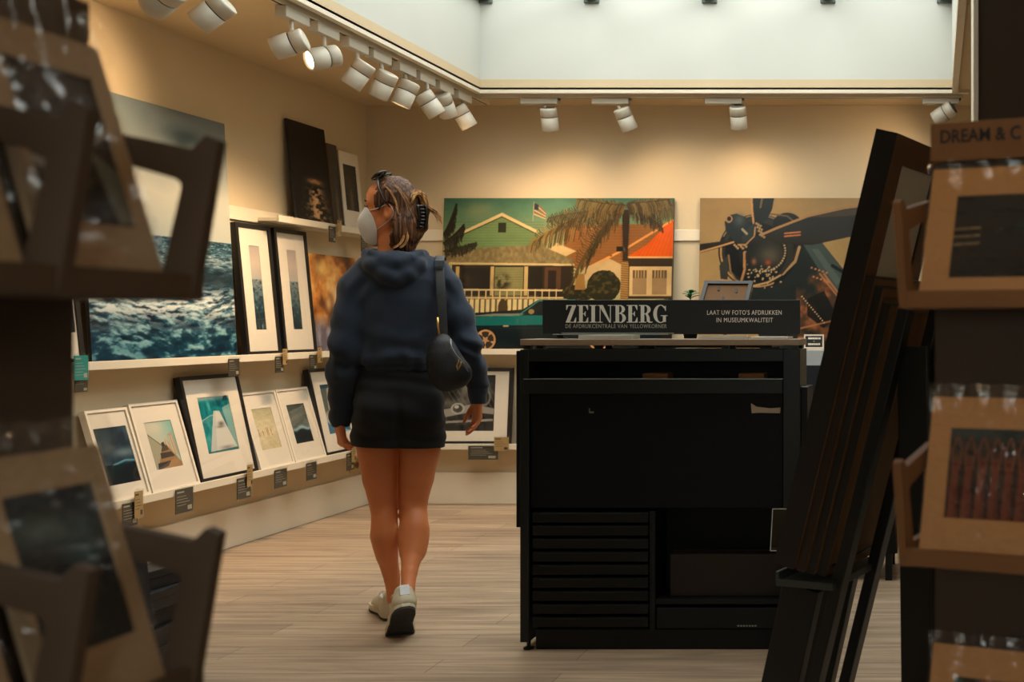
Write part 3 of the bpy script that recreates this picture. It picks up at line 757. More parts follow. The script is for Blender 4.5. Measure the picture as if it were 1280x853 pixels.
def p_house(w, h):
    """a pastel house, a palm, an orange roof and a teal coupe"""
    p = Paint(w, h, (50, 72, 1170, 808)); X, Y = p.X, p.Y
    n = fbm(p.u * 4, p.v * 5, seed=31, o=5)
    p.ramp((Y - 72) / 260 + (n - .5) * .3, [(0, (70, 112, 96)), (.45, (112, 138, 108)), (1, (168, 160, 116))])
    p.blob(220, 130, 70, 40, (170, 160, 120), .5)
    # distant orange house
    p.poly([(640, 200), (1100, 200), (1168, 180), (1168, 410), (640, 410)], (146, 102, 58)); 
    for y in range(215, 400, 14): p.line([(680, y), (1100, y)], 2.5, (126, 80, 40), .6)
    p.poly([(1040, 300), (1168, 172), (1168, 362), (940, 362)], (206, 96, 26))
    for k in range(12): p.line([(960 + k * 19, 360), (1010 + k * 18, 300 - k * 9)], 2, (170, 76, 20), .6)
    p.line([(780, 400), (940, 318), (1168, 178)], 11, (214, 150, 84)); p.line([(940, 360), (1168, 360)], 7, (208, 168, 112)); p.poly([(1070, 176), (1080, 176), (1080, 226), (1066, 226)], (130, 84, 50))
    p.poly([(945, 366), (1168, 366), (1168, 560), (945, 560)], (64, 52, 40)); p.poly([(960, 404), (1164, 404), (1164, 548), (960, 548)], (196, 168, 122))
    for x0, x1 in ((976, 1044), (1070, 1140)):
        p.poly([(x0, 422), (x1, 422), (x1, 540), (x0, 540)], (110, 88, 62)); p.poly([(x0, 460), (x1, 460), (x1, 540), (x0, 540)], (152, 126, 92))
        for k in range(1, 5): p.line([(x0 + (x1 - x0) * k / 5, 424), (x0 + (x1 - x0) * k / 5, 458)], 4, (190, 164, 118))
    p.line([(655, 258), (760, 320), (870, 352)], 10, (140, 96, 52)); p.poly([(600, 290), (700, 330), (640, 360), (560, 330)], (202, 176, 128)); p.poly([(895, 308), (925, 308), (925, 332), (895, 332)], (40, 36, 32))
    p.poly([(740, 410), (860, 366), (930, 400), (930, 470), (740, 470)], (186, 160, 118))
    # green house
    p.poly([(100, 262), (335, 155), (500, 232), (560, 330), (100, 335)], (116, 138, 94))
    for y in range(190, 330, 13): p.line([(110, y), (540, y)], 2, (84, 106, 72), .55)
    p.poly([(318, 192), (356, 192), (356, 240), (318, 240)], (40, 48, 38)); p.line([(104, 262), (335, 152), (508, 238)], 15, (206, 184, 138)); p.line([(104, 270), (335, 164), (508, 248)], 5, (76, 74, 52))
    p.poly([(56, 352), (170, 318), (520, 300), (690, 372), (690, 392), (56, 392)], (126, 112, 78)); p.mix(p.inside([(56, 352), (170, 318), (520, 300), (690, 372), (690, 392), (56, 392)]) * np.clip(fbm(p.u * 90, p.v * 40, seed=3) * 2 - .7, 0, 1) * .7, (164, 146, 104))
    p.line([(90, 389), (690, 396)], 9, (198, 176, 130)); p.poly([(100, 396), (690, 402), (690, 560), (100, 560)], (54, 44, 34))
    p.poly([(310, 408), (446, 408), (446, 545), (310, 545)], (134, 130, 88))
    for y in range(420, 540, 12): p.line([(312, y), (446, y)], 2, (104, 100, 66), .6)
    p.poly([(150, 414), (282, 414), (282, 516), (150, 516)], (38, 32, 28)); p.poly([(474, 408), (540, 408), (540, 510), (474, 510)], (32, 30, 26)); p.poly([(550, 408), (628, 408), (628, 515), (550, 515)], (92, 66, 46)); p.poly([(566, 424), (606, 424), (606, 520), (566, 520)], (48, 38, 34))
    for x in (128, 296, 460): p.poly([(x - 9, 404), (x + 9, 404), (x + 9, 560), (x - 9, 560)], (190, 164, 112))
    for x, y, r in ((345, 480, 40), (160, 470, 34)):
        p.mix(np.exp(-(((X - x) / r) ** 2 + ((Y - y) / r) ** 2) ** 2) * np.clip(fbm(p.u * 60, p.v * 40, seed=6) * 4 - 1.4, 0, 1), (58, 48, 30))
    # fence
    p.line([(120, 516), (640, 520)], 8, (208, 188, 142)); p.poly([(130, 545), (520, 545), (460, 640), (165, 648)], (98, 84, 58)); p.line([(120, 556), (640, 556)], 7, (200, 178, 130))
    for x in range(132, 640, 34): p.line([(x, 516), (x, 560)], 5, (206, 184, 136))
    for x in range(140, 520, 26): p.poly([(x, 562), (x + 18, 562), (x + 18, 648 - max(0, x - 400) * .6), (x, 650 - max(0, x - 400) * .6)], (208, 190, 142))
    p.oval(352, 606, 24, 44, (82, 66, 42))
    # hedge and palms
    for x, y, rx, ry in ((836, 500, 82, 78), (690, 530, 54, 36), (745, 540, 40, 30)):
        t = fbm(p.u * 70, p.v * 50, seed=9, o=3); q = ((X - x) / rx) ** 2 + ((Y - y) / ry) ** 2
        p.mix((q < 1 + .2 * (t - .5)) * 1., (48, 46, 30)); p.mix((q < .9) * np.clip((t - .5) * 5, 0, 1) * .7, (104, 92, 54))
    for x, top in ((722, 480), ): p.poly([(704, 440), (742, 440), (748, 516), (696, 516)], (150, 116, 66))
    p.poly([(918, 130), (956, 130), (950, 340), (956, 562), (918, 562), (926, 340)], (66, 50, 36)); p.poly([(920, 380), (954, 380), (956, 562), (918, 562)], (160, 124, 74))
    for y in range(150, 560, 11): p.line([(918, y), (956, y + 4)], 3, (40, 30, 22), .5)
    rnd = random.Random(4)
    def frond(x0, y0, x1, y1, sag, wid, c1, c2, nn=46):
        nn = int(nn * 2.4)
        pts = []
        for i in range(13):
            t = i / 12; pts.append((x0 + (x1 - x0) * t, y0 + (y1 - y0) * t * t * sag + (y1 - y0) * t * (1 - sag)))
        for i in range(nn):
            t = (i + .5) / nn; k = min(11, int(t * 12)); f = t * 12 - k
            bx = pts[k][0] * (1 - f) + pts[k + 1][0] * f; by = pts[k][1] * (1 - f) + pts[k + 1][1] * f
            L = wid * (.5 + .8 * math.sin(PI * min(1, t * .9 + .1))) * (.6 + .6 * rnd.random()); s = 1 if i % 3 else -.3
            dx = (x1 - x0) / abs(x1 - x0 + 1e-6) * L * .35
            ex, ey = bx + dx, by + L * s
            x_a, x_b, y_a, y_b = min(bx, ex) - 8, max(bx, ex) + 8, min(by, ey) - 8, max(by, ey) + 8
            p.stroke([(bx, by), (bx + dx * .75, by + L * s * .45), (ex, ey)], 4.6, c1 if rnd.random() < .6 else c2, .8)
        p.line(pts, 4, c2)
    g1, g2 = (84, 68, 40), (146, 118, 70)
    frond(935, 110, 480, 290, .9, 88, g1, g2, 64); frond(935, 116, 560, 170, .5, 60, (60, 54, 36), g1, 40); frond(930, 130, 690, 470, .8, 110, g1, (104, 84, 50), 54); frond(900, 140, 760, 400, .8, 80, (56, 46, 30), g1, 36)
    frond(935, 108, 1168, 110, .6, 80, (108, 92, 58), g1, 46); frond(940, 108, 700, 78, .5, 60, (128, 108, 66), g1, 40); frond(940, 116, 1110, 210, .7, 54, (52, 42, 28), g1, 26); frond(940, 100, 1150, 78, .3, 50, (128, 110, 68), g1, 36)
    frond(50, 250, 110, 100, .4, 40, (36, 38, 30), (52, 50, 36), 30); frond(55, 330, 215, 290, .4, 30, (36, 36, 28), (58, 50, 34), 30); frond(50, 290, 150, 200, .4, 46, (30, 32, 26), (52, 46, 34), 30)
    p.c *= (.86 + .28 * fbm(p.u * 5, p.v * 4, seed=77, o=6, g=.7))[..., None]
    # flag
    p.line([(489, 92), (486, 186)], 3, (180, 160, 120)); p.poly([(490, 96), (512, 106), (512, 132), (490, 128)], (52, 52, 70))
    for k in range(6):
        p.poly([(490 + (22 if k < 3 else 0), 98 + 10 * k + (8 if k < 3 else 0)), (548, 142 + 6 * k), (548, 146 + 6 * k), (490 + (22 if k < 3 else 0), 103 + 10 * k + (8 if k < 3 else 0))], (172, 70, 50) if k % 2 == 0 else (210, 180, 140))
    # street and car
    p.poly([(50, 640), (1170, 560), (1170, 808), (50, 808)], (34, 34, 32)); p.poly([(50, 560), (130, 520), (180, 640), (50, 650)], (140, 120, 80), .6)
    car = (14, 34, 40)
    p.poly([(160, 650), (410, 636), (520, 566), (700, 562), (1000, 600), (1110, 668), (1120, 760), (1090, 786), (200, 786), (176, 756), (165, 700)], car)
    p.poly([(162, 650), (430, 640), (560, 640), (1100, 660), (1110, 690), (700, 684), (165, 690)], (12, 112, 108)); p.poly([(166, 646), (300, 632), (470, 630), (430, 642)], (150, 160, 140), .8)
    p.poly([(440, 632), (528, 572), (600, 570), (600, 634)], (16, 30, 34)); p.line([(436, 634), (524, 570), (700, 566)], 6, (60, 130, 124)); p.poly([(620, 574), (700, 572), (860, 626), (620, 634)], (16, 30, 34))
    p.poly([(166, 690), (1112, 690), (1118, 758), (176, 758)], (12, 34, 42)); p.line([(358, 691), (380, 691)], 6, (190, 160, 120)); p.line([(168, 700), (1110, 700)], 3, (22, 60, 64))
    p.oval(490, 622, 14, 12, (150, 130, 90)); p.poly([(170, 756), (215, 756), (210, 766), (172, 764)], (150, 90, 80))
    for cx in (272, 820):
        p.oval(cx, 758, 58, 58, (16, 18, 18)); p.oval(cx, 758, 50, 50, (196, 154, 110)); p.oval(cx, 758, 41, 41, (66, 54, 44))
        for k in range(5):
            a = k * 2 * PI / 5 + .3; p.poly([(cx + 8 * math.cos(a + 1.57), 758 + 8 * math.sin(a + 1.57)), (cx + 43 * math.cos(a - .16), 758 + 43 * math.sin(a - .16)), (cx + 43 * math.cos(a + .16), 758 + 43 * math.sin(a + .16)), (cx - 8 * math.cos(a + 1.57), 758 - 8 * math.sin(a + 1.57))], (204, 164, 120))
        p.oval(cx, 758, 11, 11, (190, 150, 110))
    p.c = np.clip(p.c, 0, 1) ** 1.22 * 1.04
    return p

def p_prop(w, h):
    """propeller and radial engine of an old aeroplane"""
    p = Paint(w, h, (98, 72, 1047, 806)); X, Y = p.X, p.Y
    p.ramp(p.v * .6 + p.u * .3, [(0, (140, 116, 78)), (.5, (166, 138, 92)), (1, (186, 156, 108))])
    dk, md, hi = (24, 28, 30), (52, 54, 50), (170, 132, 86)
    n = fbm(p.u * 14, p.v * 11, seed=41, o=4)
    # cowling
    p.poly([(420, 300), (690, 290), (810, 440), (824, 520), (800, 700), (740, 806), (420, 806), (330, 600)], (34, 42, 42)); p.poly([(600, 300), (690, 292), (806, 440), (790, 560), (700, 460)], (66, 80, 76)); p.poly([(640, 320), (672, 320), (780, 470), (760, 500)], (96, 106, 98), .6)
    p.oval(380, 330, 190, 180, dk); p.oval(380, 330, 172, 163, (44, 46, 42)); p.oval(372, 335, 150, 145, (18, 22, 24))
    q = np.hypot((X - 380) / 178, (Y - 330) / 170); p.mix((np.abs(q - 1) < .025) * (X < 460) * (Y > 300), hi); p.mix((np.abs(q - 1.02) < .02) * (Y < 260), (120, 104, 78))
    p.oval(520, 200, 70, 56, dk); p.line([(440, 150), (520, 160), (570, 200)], 8, (96, 84, 62)); p.poly([(196, 400), (240, 340), (236, 470), (204, 476)], md); p.line([(204, 468), (260, 476), (300, 490)], 10, hi)
    # body in copper tones
    cop = p.inside([(560, 470), (660, 420), (700, 440), (800, 580), (780, 700), (740, 800), (575, 806), (575, 640)])
    p.mix(cop * np.clip(n * 2.6 - .9, 0, 1), (112, 70, 44)); p.mix(cop * np.clip(n * 5 - 3.1, 0, 1), (170, 110, 74))
    p.poly([(620, 560), (700, 520), (760, 640), (700, 700), (620, 640)], (22, 22, 22), .85)
    for a, b in (((680, 440), (800, 590)), ((700, 440), (790, 560)), ((590, 700), (760, 660)), ((745, 720), (780, 660)), ((580, 745), (680, 745))): p.line([a, b], 9, (176, 122, 80), .85)
    for k in range(13): p.oval(594 + k * 9, 548 + k * 10.5, 4, 4, (200, 170, 130))
    for k in range(10): p.oval(640 + k * 9, 410 + k * 3 + 40 * (k % 2), 6, 5, (168, 120, 82))
    # hub, studs
    p.oval(400, 350, 110, 96, (30, 34, 34)); p.blob(440, 350, 60, 50, (120, 108, 88), .6); p.blob(430, 385, 14, 12, (170, 70, 40), .9); p.blob(362, 380, 12, 16, (150, 100, 70), .9)
    for k in range(24):
        a = -1.2 + k * .13; p.oval(400 + 112 * math.cos(a), 330 + 98 * math.sin(a), 5, 5, (176, 150, 112))
    rnd = random.Random(8)
    for k in range(46): p.oval(400 + rnd.gauss(0, 42), 440 + rnd.gauss(0, 26), 3 + 4 * rnd.random(), 3 + 3 * rnd.random(), (186, 158, 118), .9)
    p.line([(500, 440), (560, 380), (580, 310)], 14, (166, 134, 94)); p.line([(490, 446), (545, 380), (566, 312)], 6, (60, 52, 42)); p.line([(350, 500), (430, 480), (490, 446)], 9, (180, 150, 108)); p.line([(300, 494), (320, 420), (318, 338)], 18, (160, 120, 78)); p.line([(306, 494), (326, 420), (324, 338)], 6, (50, 40, 32)); p.line([(290, 490), (250, 430), (240, 350)], 8, (130, 100, 68))
    p.line([(740, 400), (824, 450)], 16, dk)
    # blades
    p.poly([(98, 296), (250, 276), (270, 294), (98, 340)], (38, 34, 30)); p.line([(98, 334), (190, 308), (262, 286)], 9, (170, 132, 90)); 
    p.poly([(345, 72), (456, 72), (446, 130), (420, 180), (384, 200), (352, 190)], (26, 34, 36)); p.line([(347, 72), (350, 130), (358, 195)], 10, (168, 128, 84)); 
    p.line([(398, 74), (390, 118)], 9, (150, 120, 80), .6)
    p.poly([(398, 252), (470, 222), (620, 162), (800, 122), (1047, 96), (1047, 206), (900, 244), (640, 300), (470, 292), (410, 272)], (34, 34, 32)); p.line([(398, 250), (470, 218), (620, 160), (800, 120), (1047, 92)], 12, (154, 118, 78)); p.poly([(620, 168), (800, 130), (1047, 104), (1047, 140), (800, 160)], (92, 72, 50), .6)
    for k in range(12):
        for r in range(2): p.line([(508 + k * 6.5, 244 + r * 14 - k * .6), (512 + k * 6.5, 244 + r * 14 - k * .6)], 8, (178, 112, 68), .9)
    # spinner
    p.poly([(218, 190), (240, 156), (275, 148), (320, 165), (366, 220), (360, 262), (320, 300), (280, 296), (225, 235)], (30, 38, 42)); p.oval(345, 240, 24, 60, (40, 48, 50), 1, 0, .7); p.line([(366, 215), (362, 258), (322, 298), (285, 298)], 7, (160, 124, 84))
    p.blob(290, 180, 26, 30, (70, 80, 80), .8); p.oval(239, 174, 17, 19, (150, 116, 80)); p.oval(240, 173, 10, 11, (20, 20, 20)); p.line([(304, 224), (326, 246)], 11, (150, 138, 110))
    for k in range(12): p.oval(372 + 8 * (k % 3) + k * 2, 196 + k * 6, 6, 6, (150, 124, 88))
    for k in range(8): p.oval(268 + k * 8, 300 + 8 * (k % 3), 6, 6, (160, 130, 92))
    p.c = np.clip(p.c, 0, 1) ** 1.1 * (.9 + .2 * fbm(p.u * 6, p.v * 5, seed=91, o=6, g=.7))[..., None]
    return p

# ---- builders -------------------------------------------------
def framed(name, label, M, w, h, fw, fd, fm, pw, ph, paint, cat='picture', group=None, pz=None, back=False):
    """frame, backing, passe-partout, print and glass; pw x ph is the visible print"""
    t = thing(name, label, cat, matrix=M, group=group)
    o = [(-w / 2, 0), (w / 2, 0), (w / 2, h), (-w / 2, h)]; i = [(-w / 2 + fw, fw), (w / 2 - fw, fw), (w / 2 - fw, h - fw), (-w / 2 + fw, h - fw)]
    MB().ring(o, i, -fd, 0).build('frame', fm, t)
    MB().box(-w / 2 + .003, w / 2 - .003, -.004, -.0005, .003, h - .003).build('backing_board', MDF, t)
    z0 = (h - ph) / 2 if pz is None else pz
    i2 = [(-pw / 2, z0), (pw / 2, z0), (pw / 2, z0 + ph), (-pw / 2, z0 + ph)]
    i1 = [(-w / 2 + fw + .0005, fw + .0005), (w / 2 - fw - .0005, fw + .0005), (w / 2 - fw - .0005, h - fw - .0005), (-w / 2 + fw + .0005, h - fw - .0005)]
    y = -fd + .007
    MB().ring(i1, i2, y, y + .0025).build('passepartout', MATB, t)
    print_sheet('print', paint, pw + .004, ph + .004, INK, t, y=y + .003, z0=z0 - .002)
    MB().box(-w / 2 + fw, w / 2 - fw, y - .003, y - .001, fw, h - fw).build('glass_pane', PANE, t)
    return t
def panel(name, label, M, w, h, th, paint, edge=EDGE, ink=INKG, cat='picture', group=None):
    """unframed print on a rigid panel"""
    t = thing(name, label, cat, matrix=M, group=group)
    MB().box(-w / 2, w / 2, -th, 0, 0, h, bev=.0015).build('panel_board', edge, t)
    print_sheet('print', paint, w - .002, h - .002, ink, t, y=-th - .0006, z0=.001)
    return t
def lean_left(pxl, pxr, zb, h, lean, off=.012):
    """a picture leaning on the left wall: its two edges' place from the photograph"""
    x = XL + off
    yl, yr = F * x / (pxl - CX), F * x / (pxr - CX)
    w = yr - yl; rise = math.sqrt(h * h - lean * lean)
    M = frame_matrix((x + lean, (yl + yr) / 2, zb), (0, 1, 0), (-lean, 0, rise)); return M, w
def lean_back(x0, x1, zb, h, lean, off=.012):
    rise = math.sqrt(h * h - lean * lean)
    return frame_matrix(((x0 + x1) / 2, YB - off - lean, zb), (1, 0, 0), (0, lean, rise))

zl, zu = ZL + .001, ZU + .001
G1, G2, G3 = 'framed pictures on the low left ledge', 'pictures on the long left ledge', 'pictures on the back wall ledges'
M, w = lean_left(91, 277, zu, 1.175, .066); panel('seascape_panel', 'very large unframed seascape panel with dark waves under a grey sky', M, w, 1.175, .014, p_sea(210, 270), group=G2)
M, w = lean_left(286.5, 330.5, zu, .687, .066); framed('framed_print', 'tall black framed print of open sea, next to the large seascape', M, w, .687, .022, .03, BLACKF, .088, .44, p_tall(44, 170), group=G2, pz=.135)
M, w = lean_left(335, 376, zu, .687, .066); framed('framed_print', 'tall black framed print of open sea, next to the orange foliage print', M, w, .687, .022, .03, BLACKF, .088, .44, p_tall(44, 170, 7), group=G2, pz=.135)
M, w = lean_left(383, 437, zu, .57, .05, .02); panel('foliage_panel', 'unframed print of glowing orange foliage behind the woman\'s shoulder', M, .52, .57, .022, p_autumn(110, 130), GOLDE, group=G2)
M, w = lean_left(36, 77, zu, .62, .066); framed('framed_print', 'black framed print at the near end of the long ledge behind the card tower', M, w, .62, .022, .035, BLACKF, .11, .36, p_storm(30, 70), group=G2)
M, w = lean_left(355, 402.5, ZT + .001, .572, .06); panel('moonlight_panel', 'black print of moonlight glittering on a night sea, on the top ledge', M, w, .572, .012, p_moon(80, 120), EDGE, ink=INK, group='prints on the top ledge')
M, w = lean_left(407, 416, ZT + .001, .50, .05); panel('dark_print', 'dark panel seen edge on, right behind the moonlit print on the top ledge', M, .10, .50, .014, p_grey(24, 60), MDF, ink=INK, group='prints on the top ledge')
M, w = lean_left(421, 446, ZT + .001, .475, .045, .028)
t = thing('matted_print', 'pale matted print with a dark grey picture at the corner end of the top ledge', 'picture', matrix=M, group='prints on the top ledge')
MB().box(-.11, .11, -.003, 0, 0, .475).build('backing_board', MATB, t)
MB().ring([(-.11, 0), (.11, 0), (.11, .475), (-.11, .475)], [(-.075, .12), (.075, .12), (.075, .40), (-.075, .40)], -.006, -.0035).build('passepartout', MATB, t)
print_sheet('print', p_grey(40, 70), .154, .284, INK, t, y=-.0033, z0=.118)
M, w = lean_left(97, 150.5, zl, .40, .112); framed('framed_print', 'white framed print of a dark stormy sea, first on the low ledge', M, w, .40, .012, .028, WHITEF, .19, .25, p_storm(70, 90), group=G1, pz=.07)
M, w = lean_left(152.5, 214, zl, .41, .112); framed('framed_print', 'white framed print of a sandy street with columns, on the low ledge', M, w, .41, .012, .028, WHITEF, .175, .22, p_street(80, 100), group=G1, pz=.1)
M, w = lean_left(216, 290, zl, .513, .108); framed('framed_print', 'black framed print of a white jetty in turquoise water, on the low ledge', M, w, .513, .018, .03, BLACKF, .235, .275, p_pier(96, 110), group=G1, pz=.13)
M, w = lean_left(293, 337, zl, .41, .112); framed('framed_print', 'white framed print of pale beach with tiny figures, on the low ledge', M, w, .41, .012, .028, WHITEF, .17, .22, p_beach(64, 80), group=G1, pz=.1)
M, w = lean_left(338, 378, zl, .41, .112); framed('framed_print', 'white framed print of a grey breaking wave, on the low ledge', M, w, .41, .012, .028, WHITEF, .17, .22, p_wave(64, 80), group=G1, pz=.1)
M, w = lean_left(378, 428, zl, .505, .108); framed('framed_print', 'black framed print of pale rocks and blue water beside the woman\'s hand', M, w, .505, .018, .03, BLACKF, .235, .29, p_rocks(80, 100), group=G1, pz=.12)
zb_ = ZL + .001
framed('framed_print', 'black framed black and white close-up of a chrome car, behind the woman', lean_back(-3.24, -2.665, zb_, .48, .05), .575, .48, .02, .03, BLACKF, .36, .35, p_chrome(130, 126), group=G3, pz=.085)
framed('framed_print', 'black framed print mostly hidden behind the left side of the counter', lean_back(-2.625, -2.10, zb_, .37, .05), .525, .37, .014, .03, BLACKF, .36, .24, p_wave(60, 50), group=G3)
panel('house_panel', 'very wide unframed print of a green house, palm and teal car', lean_back(-3.103, -1.652, zu, .962, .072), 1.451, .962, .016, p_house(380, 250), group=G3)
panel('propeller_panel', 'large unframed print of an old aeroplane propeller and engine', lean_back(-1.487, -.25, zu, .962, .072), 1.237, .962, .016, p_prop(300, 236), group=G3)
framed('framed_print', 'small dark framed print at the right end of the long back ledge', lean_back(-.23, .10, zu, .24, .05), .33, .24, .014, .03, BLACKF, .2, .12, p_storm(40, 30), group=G3)
framed('framed_print', 'dark framed print on the low back ledge behind the easel', lean_back(-.26, .16, zb_, .36, .05), .42, .36, .014, .03, BLACKF, .27, .22, p_wave(40, 34), group=G3)

# ---- price cards hanging on the ledge lips ----------------------
TAGD = mat('dark_price_card', rgb(58, 52, 46), rough=.5, var=.1); TAGT = mat('tan_price_card', rgb(186, 150, 98), rough=.55, var=.08); TEAL = mat('teal_price_card', rgb(26, 150, 150), rough=.5)
TAGW = mat('card_print_pale', rgb(186, 178, 160), rough=.6); ACR = clear_mat('clear_acrylic', (.96, .97, .96), gloss=.06); TAGI = mat('card_print_dark', rgb(60, 48, 34), rough=.6)
def price(label, M, w, h, col=TAGD, ink=TAGW, lines=4):
    t = thing('hanging_price_card', label, 'price tag', matrix=M, group='price cards on the ledges')
    MB().box(-w / 2, w / 2, -.002, 0, -h, 0).build('card', col, t)
    b = MB()
    b.box(-w * .42, -w * .02, -.0027, -.0021, -h * .16, -h * .10)
    for k in range(lines):
        z = -h * (.30 + .12 * k); b.box(-w * .42, w * (.1 + .1 * ((k * 7) % 3)), -.0027, -.0021, z - h * .018, z)
    b.box(w * .18, w * .42, -.0027, -.0021, -h * .9, -h * .72)
    b.build('printed_lines', ink, t)
    MB().box(-w / 2 - .004, w / 2 + .004, -.0052, -.0035, -h - .004, .008).build('acrylic_sleeve', ACR, t)
    MB().box(-w * .2, w * .2, -.0019, .006, .0085, .0105).build('hook', ACR, t)
    return t
def on_left(px, z, w, h, label, col=TAGD, ink=TAGW, dx=0., lines=4):
    x = XL + (PRO if z > .7 else PROL) + .009 + dx; y = F * x / (px - CX)
    price(label, frame_matrix((x, y, z), (0, 1, 0), (0, 0, 1)), w, h, col, ink, lines)
def on_back(px, z, w, h, label, col=TAGD, ink=TAGW, dy=0., lines=4):
    y = YB - PRO - .009 - dy
    price(label, frame_matrix(((px - CX) / F * y, y, z), (1, 0, 0), (0, 0, 1)), w, h, col, ink, lines)
on_left(101, ZU + .04, .075, .1, 'teal price card at the near end of the long left ledge', TEAL, TAGW, .012, 5)
on_left(101, ZU - .05, .07, .06, 'dark price card just below the teal card', TAGD, lines=2)
on_left(292, ZU - .005, .085, .085, 'dark price card between the large seascape and the tall sea prints')
on_left(349, ZU - .005, .075, .085, 'dark price card under the joint of the two tall sea prints')
on_left(356, ZU + .035, .04, .085, 'tan price card overlapping the dark one under the two tall sea prints', TAGT, TAGI, .009)
on_left(391, ZU - .005, .07, .085, 'dark price card under the right tall sea print')
on_left(399.5, ZU + .035, .04, .085, 'tan price card below the left edge of the orange foliage print', TAGT, TAGI, .009)
on_left(415, ZT - .005, .07, .09, 'dark price card under the moonlit print on the top ledge')
on_left(424, ZT + .035, .045, .09, 'tan price card on the top ledge beside the pale mat', TAGT, TAGI, .009)
on_left(455, ZT - .03, .075, .1, 'grey price card on the top ledge just behind the white face mask', TAGD)
on_left(162, ZL - .004, .09, .1, 'dark price card half hidden behind the card tower under the storm print')
on_left(173, ZL + .04, .05, .115, 'tan price card between the storm print and the sandy street print', TAGT, TAGI, .009)
on_left(230, ZL + .006, .12, .11, 'dark price card under the sandy street print')
on_left(304.5, ZL - .004, .11, .105, 'dark price card under the jetty print in its black frame')
on_left(312, ZL + .055, .045, .11, 'tan price card between the jetty print and the pale beach print', TAGT, TAGI, .009)
on_left(350.5, ZL - .004, .11, .095, 'dark price card under the pale beach print')
on_left(389, ZL - .004, .1, .095, 'dark price card under the grey wave print')
on_left(437.5, ZL - .0, .08, .1, 'dark price card near the woman\'s thigh under the rocks print')
on_left(442, ZL + .055, .045, .11, 'tan price card near the woman\'s hand under the rocks print', TAGT, TAGI, .009)
on_back(604, ZL + .0, .185, .085, 'wide dark price card under the black and white car print')
on_back(627, ZL + .055, .09, .085, 'tan price card overlapping the wide dark one under the car print', TAGT, TAGI, .009)
on_back(1162, ZU + .05, .05, .12, 'yellow price card on the long back ledge beside the right hand stand', mat('yellow_price_card', rgb(196, 160, 60), rough=.6), TAGI, .006)
# ================================================================ THE WOMAN
PO = P(505, 780, 4.25)                       # a point on the floor between her feet
_e = Vector((PO.x, PO.y, 0)).normalized()    # the way she walks (y), x is her right
_r = Vector((_e.y, -_e.x, 0))
PM = Matrix((_r, _e, Vector((0, 0, 1)))).transposed().to_4x4(); PM.translation = (PO.x, PO.y, 0)
def Lp(px, py, y=0.):
    """local point seen at a place of the photograph, y metres in front of the hip line"""
    k = (px - CX) / F
    x = (k * (PO.y + _e.y * y) - PO.x - _e.x * y) / (_r.x - k * _r.y)
    d = PO.y + _r.y * x + _e.y * y
    return np.array((x, y, H + (CY - py) / F * d))
PXM = 1 / 329. * .905                        # metres across per pixel
def Rp(px): return px * PXM
SKIN = mat('warm_skin', rgb(212, 126, 76), rough=.55, var=.07, vscale=14, bump=.03, bscale=260)
HOODC = mat('navy_sweatshirt', rgb(30, 42, 60), rough=.92, var=.12, vscale=26, bump=.22, bscale=420, sheen=.12)
SHORTC = mat('black_cotton', rgb(9, 12, 18), rough=.9, var=.1, vscale=20, bump=.15, bscale=380, sheen=.03)
# ---------------- body: one continuous surface
B = Solid((-.46, -.5, -.02), (.46, .36, 1.74), .0042)
hipL, hipR = Lp(476, 520, 0), Lp(528, 520, 0)
B.chain([(Lp(476, 510, 0), .064), (Lp(472, 562, .0), Rp(25.5)), (Lp(475, 598, .0), Rp(21.5)), (Lp(479.5, 632, .015), Rp(17)), (Lp(481, 650, .012), Rp(16)), (Lp(481.5, 668, .0), Rp(17)),
         (Lp(485, 695, .015), Rp(14.3)), (Lp(490, 724, .05), Rp(10)), (Lp(492, 747, .075), Rp(8.2)), (Lp(491.5, 762, .09), Rp(8.6))], .006)
B.cone(Lp(491, 763, .1), Lp(486, 757, .23), .028, .02, .02)
B.chain([(Lp(524, 510, 0), .064), (Lp(524.5, 562, -.005), Rp(26.3)), (Lp(520, 598, -.005), Rp(22.6)), (Lp(516.5, 628, -.0), Rp(18.2)), (Lp(516.5, 645, -.01), Rp(17.2)), (Lp(516.5, 664, -.045), Rp(16.8)),
         (Lp(515.5, 690, -.09), Rp(14.2)), (Lp(511.5, 716, -.15), Rp(10)), (Lp(510, 736, -.195), Rp(8.3)), (Lp(507, 752, -.205), Rp(9))], .006)
B.cone(Lp(507, 752, -.205), Lp(503, 776, -.15), .03, .022, .02)
B.chain([(Lp(496.5, 550, .0), .016), (Lp(497, 600, .0), .011), (Lp(498, 634, .0), .006)], .006)      # the thighs touch
# calf and buttock masses, hollow of the knee
B.ell(Lp(481, 668, -.018), np.eye(3), (Rp(14), .045, .1), .03); B.ell(Lp(517.5, 672, -.058), np.eye(3), (Rp(14.5), .042, .085), .05)
B.loft([(.70, 0, 0, .112, .08), (.80, -.005, 0, .128, .092), (.92, -.005, 0, .13, .095), (1.02, 0, 0, .125, .095), (1.12, 0, 0, .125, .095), (1.24, 0, .0, .135, .095), (1.33, -.004, -.005, .128, .075), (1.40, -.01, 0, .08, .06)], .03)
B.cone(Lp(496.3, 556, -.095), Lp(497.5, 640, -.07), .004, .004, .008, op='c', flat=((0, 1, 0), 2.)); B.cone(Lp(498.4, 648, .0), Lp(500.2, 735, -.02), .002, .0045, .008, op='c', flat=((0, 1, 0), 40.))
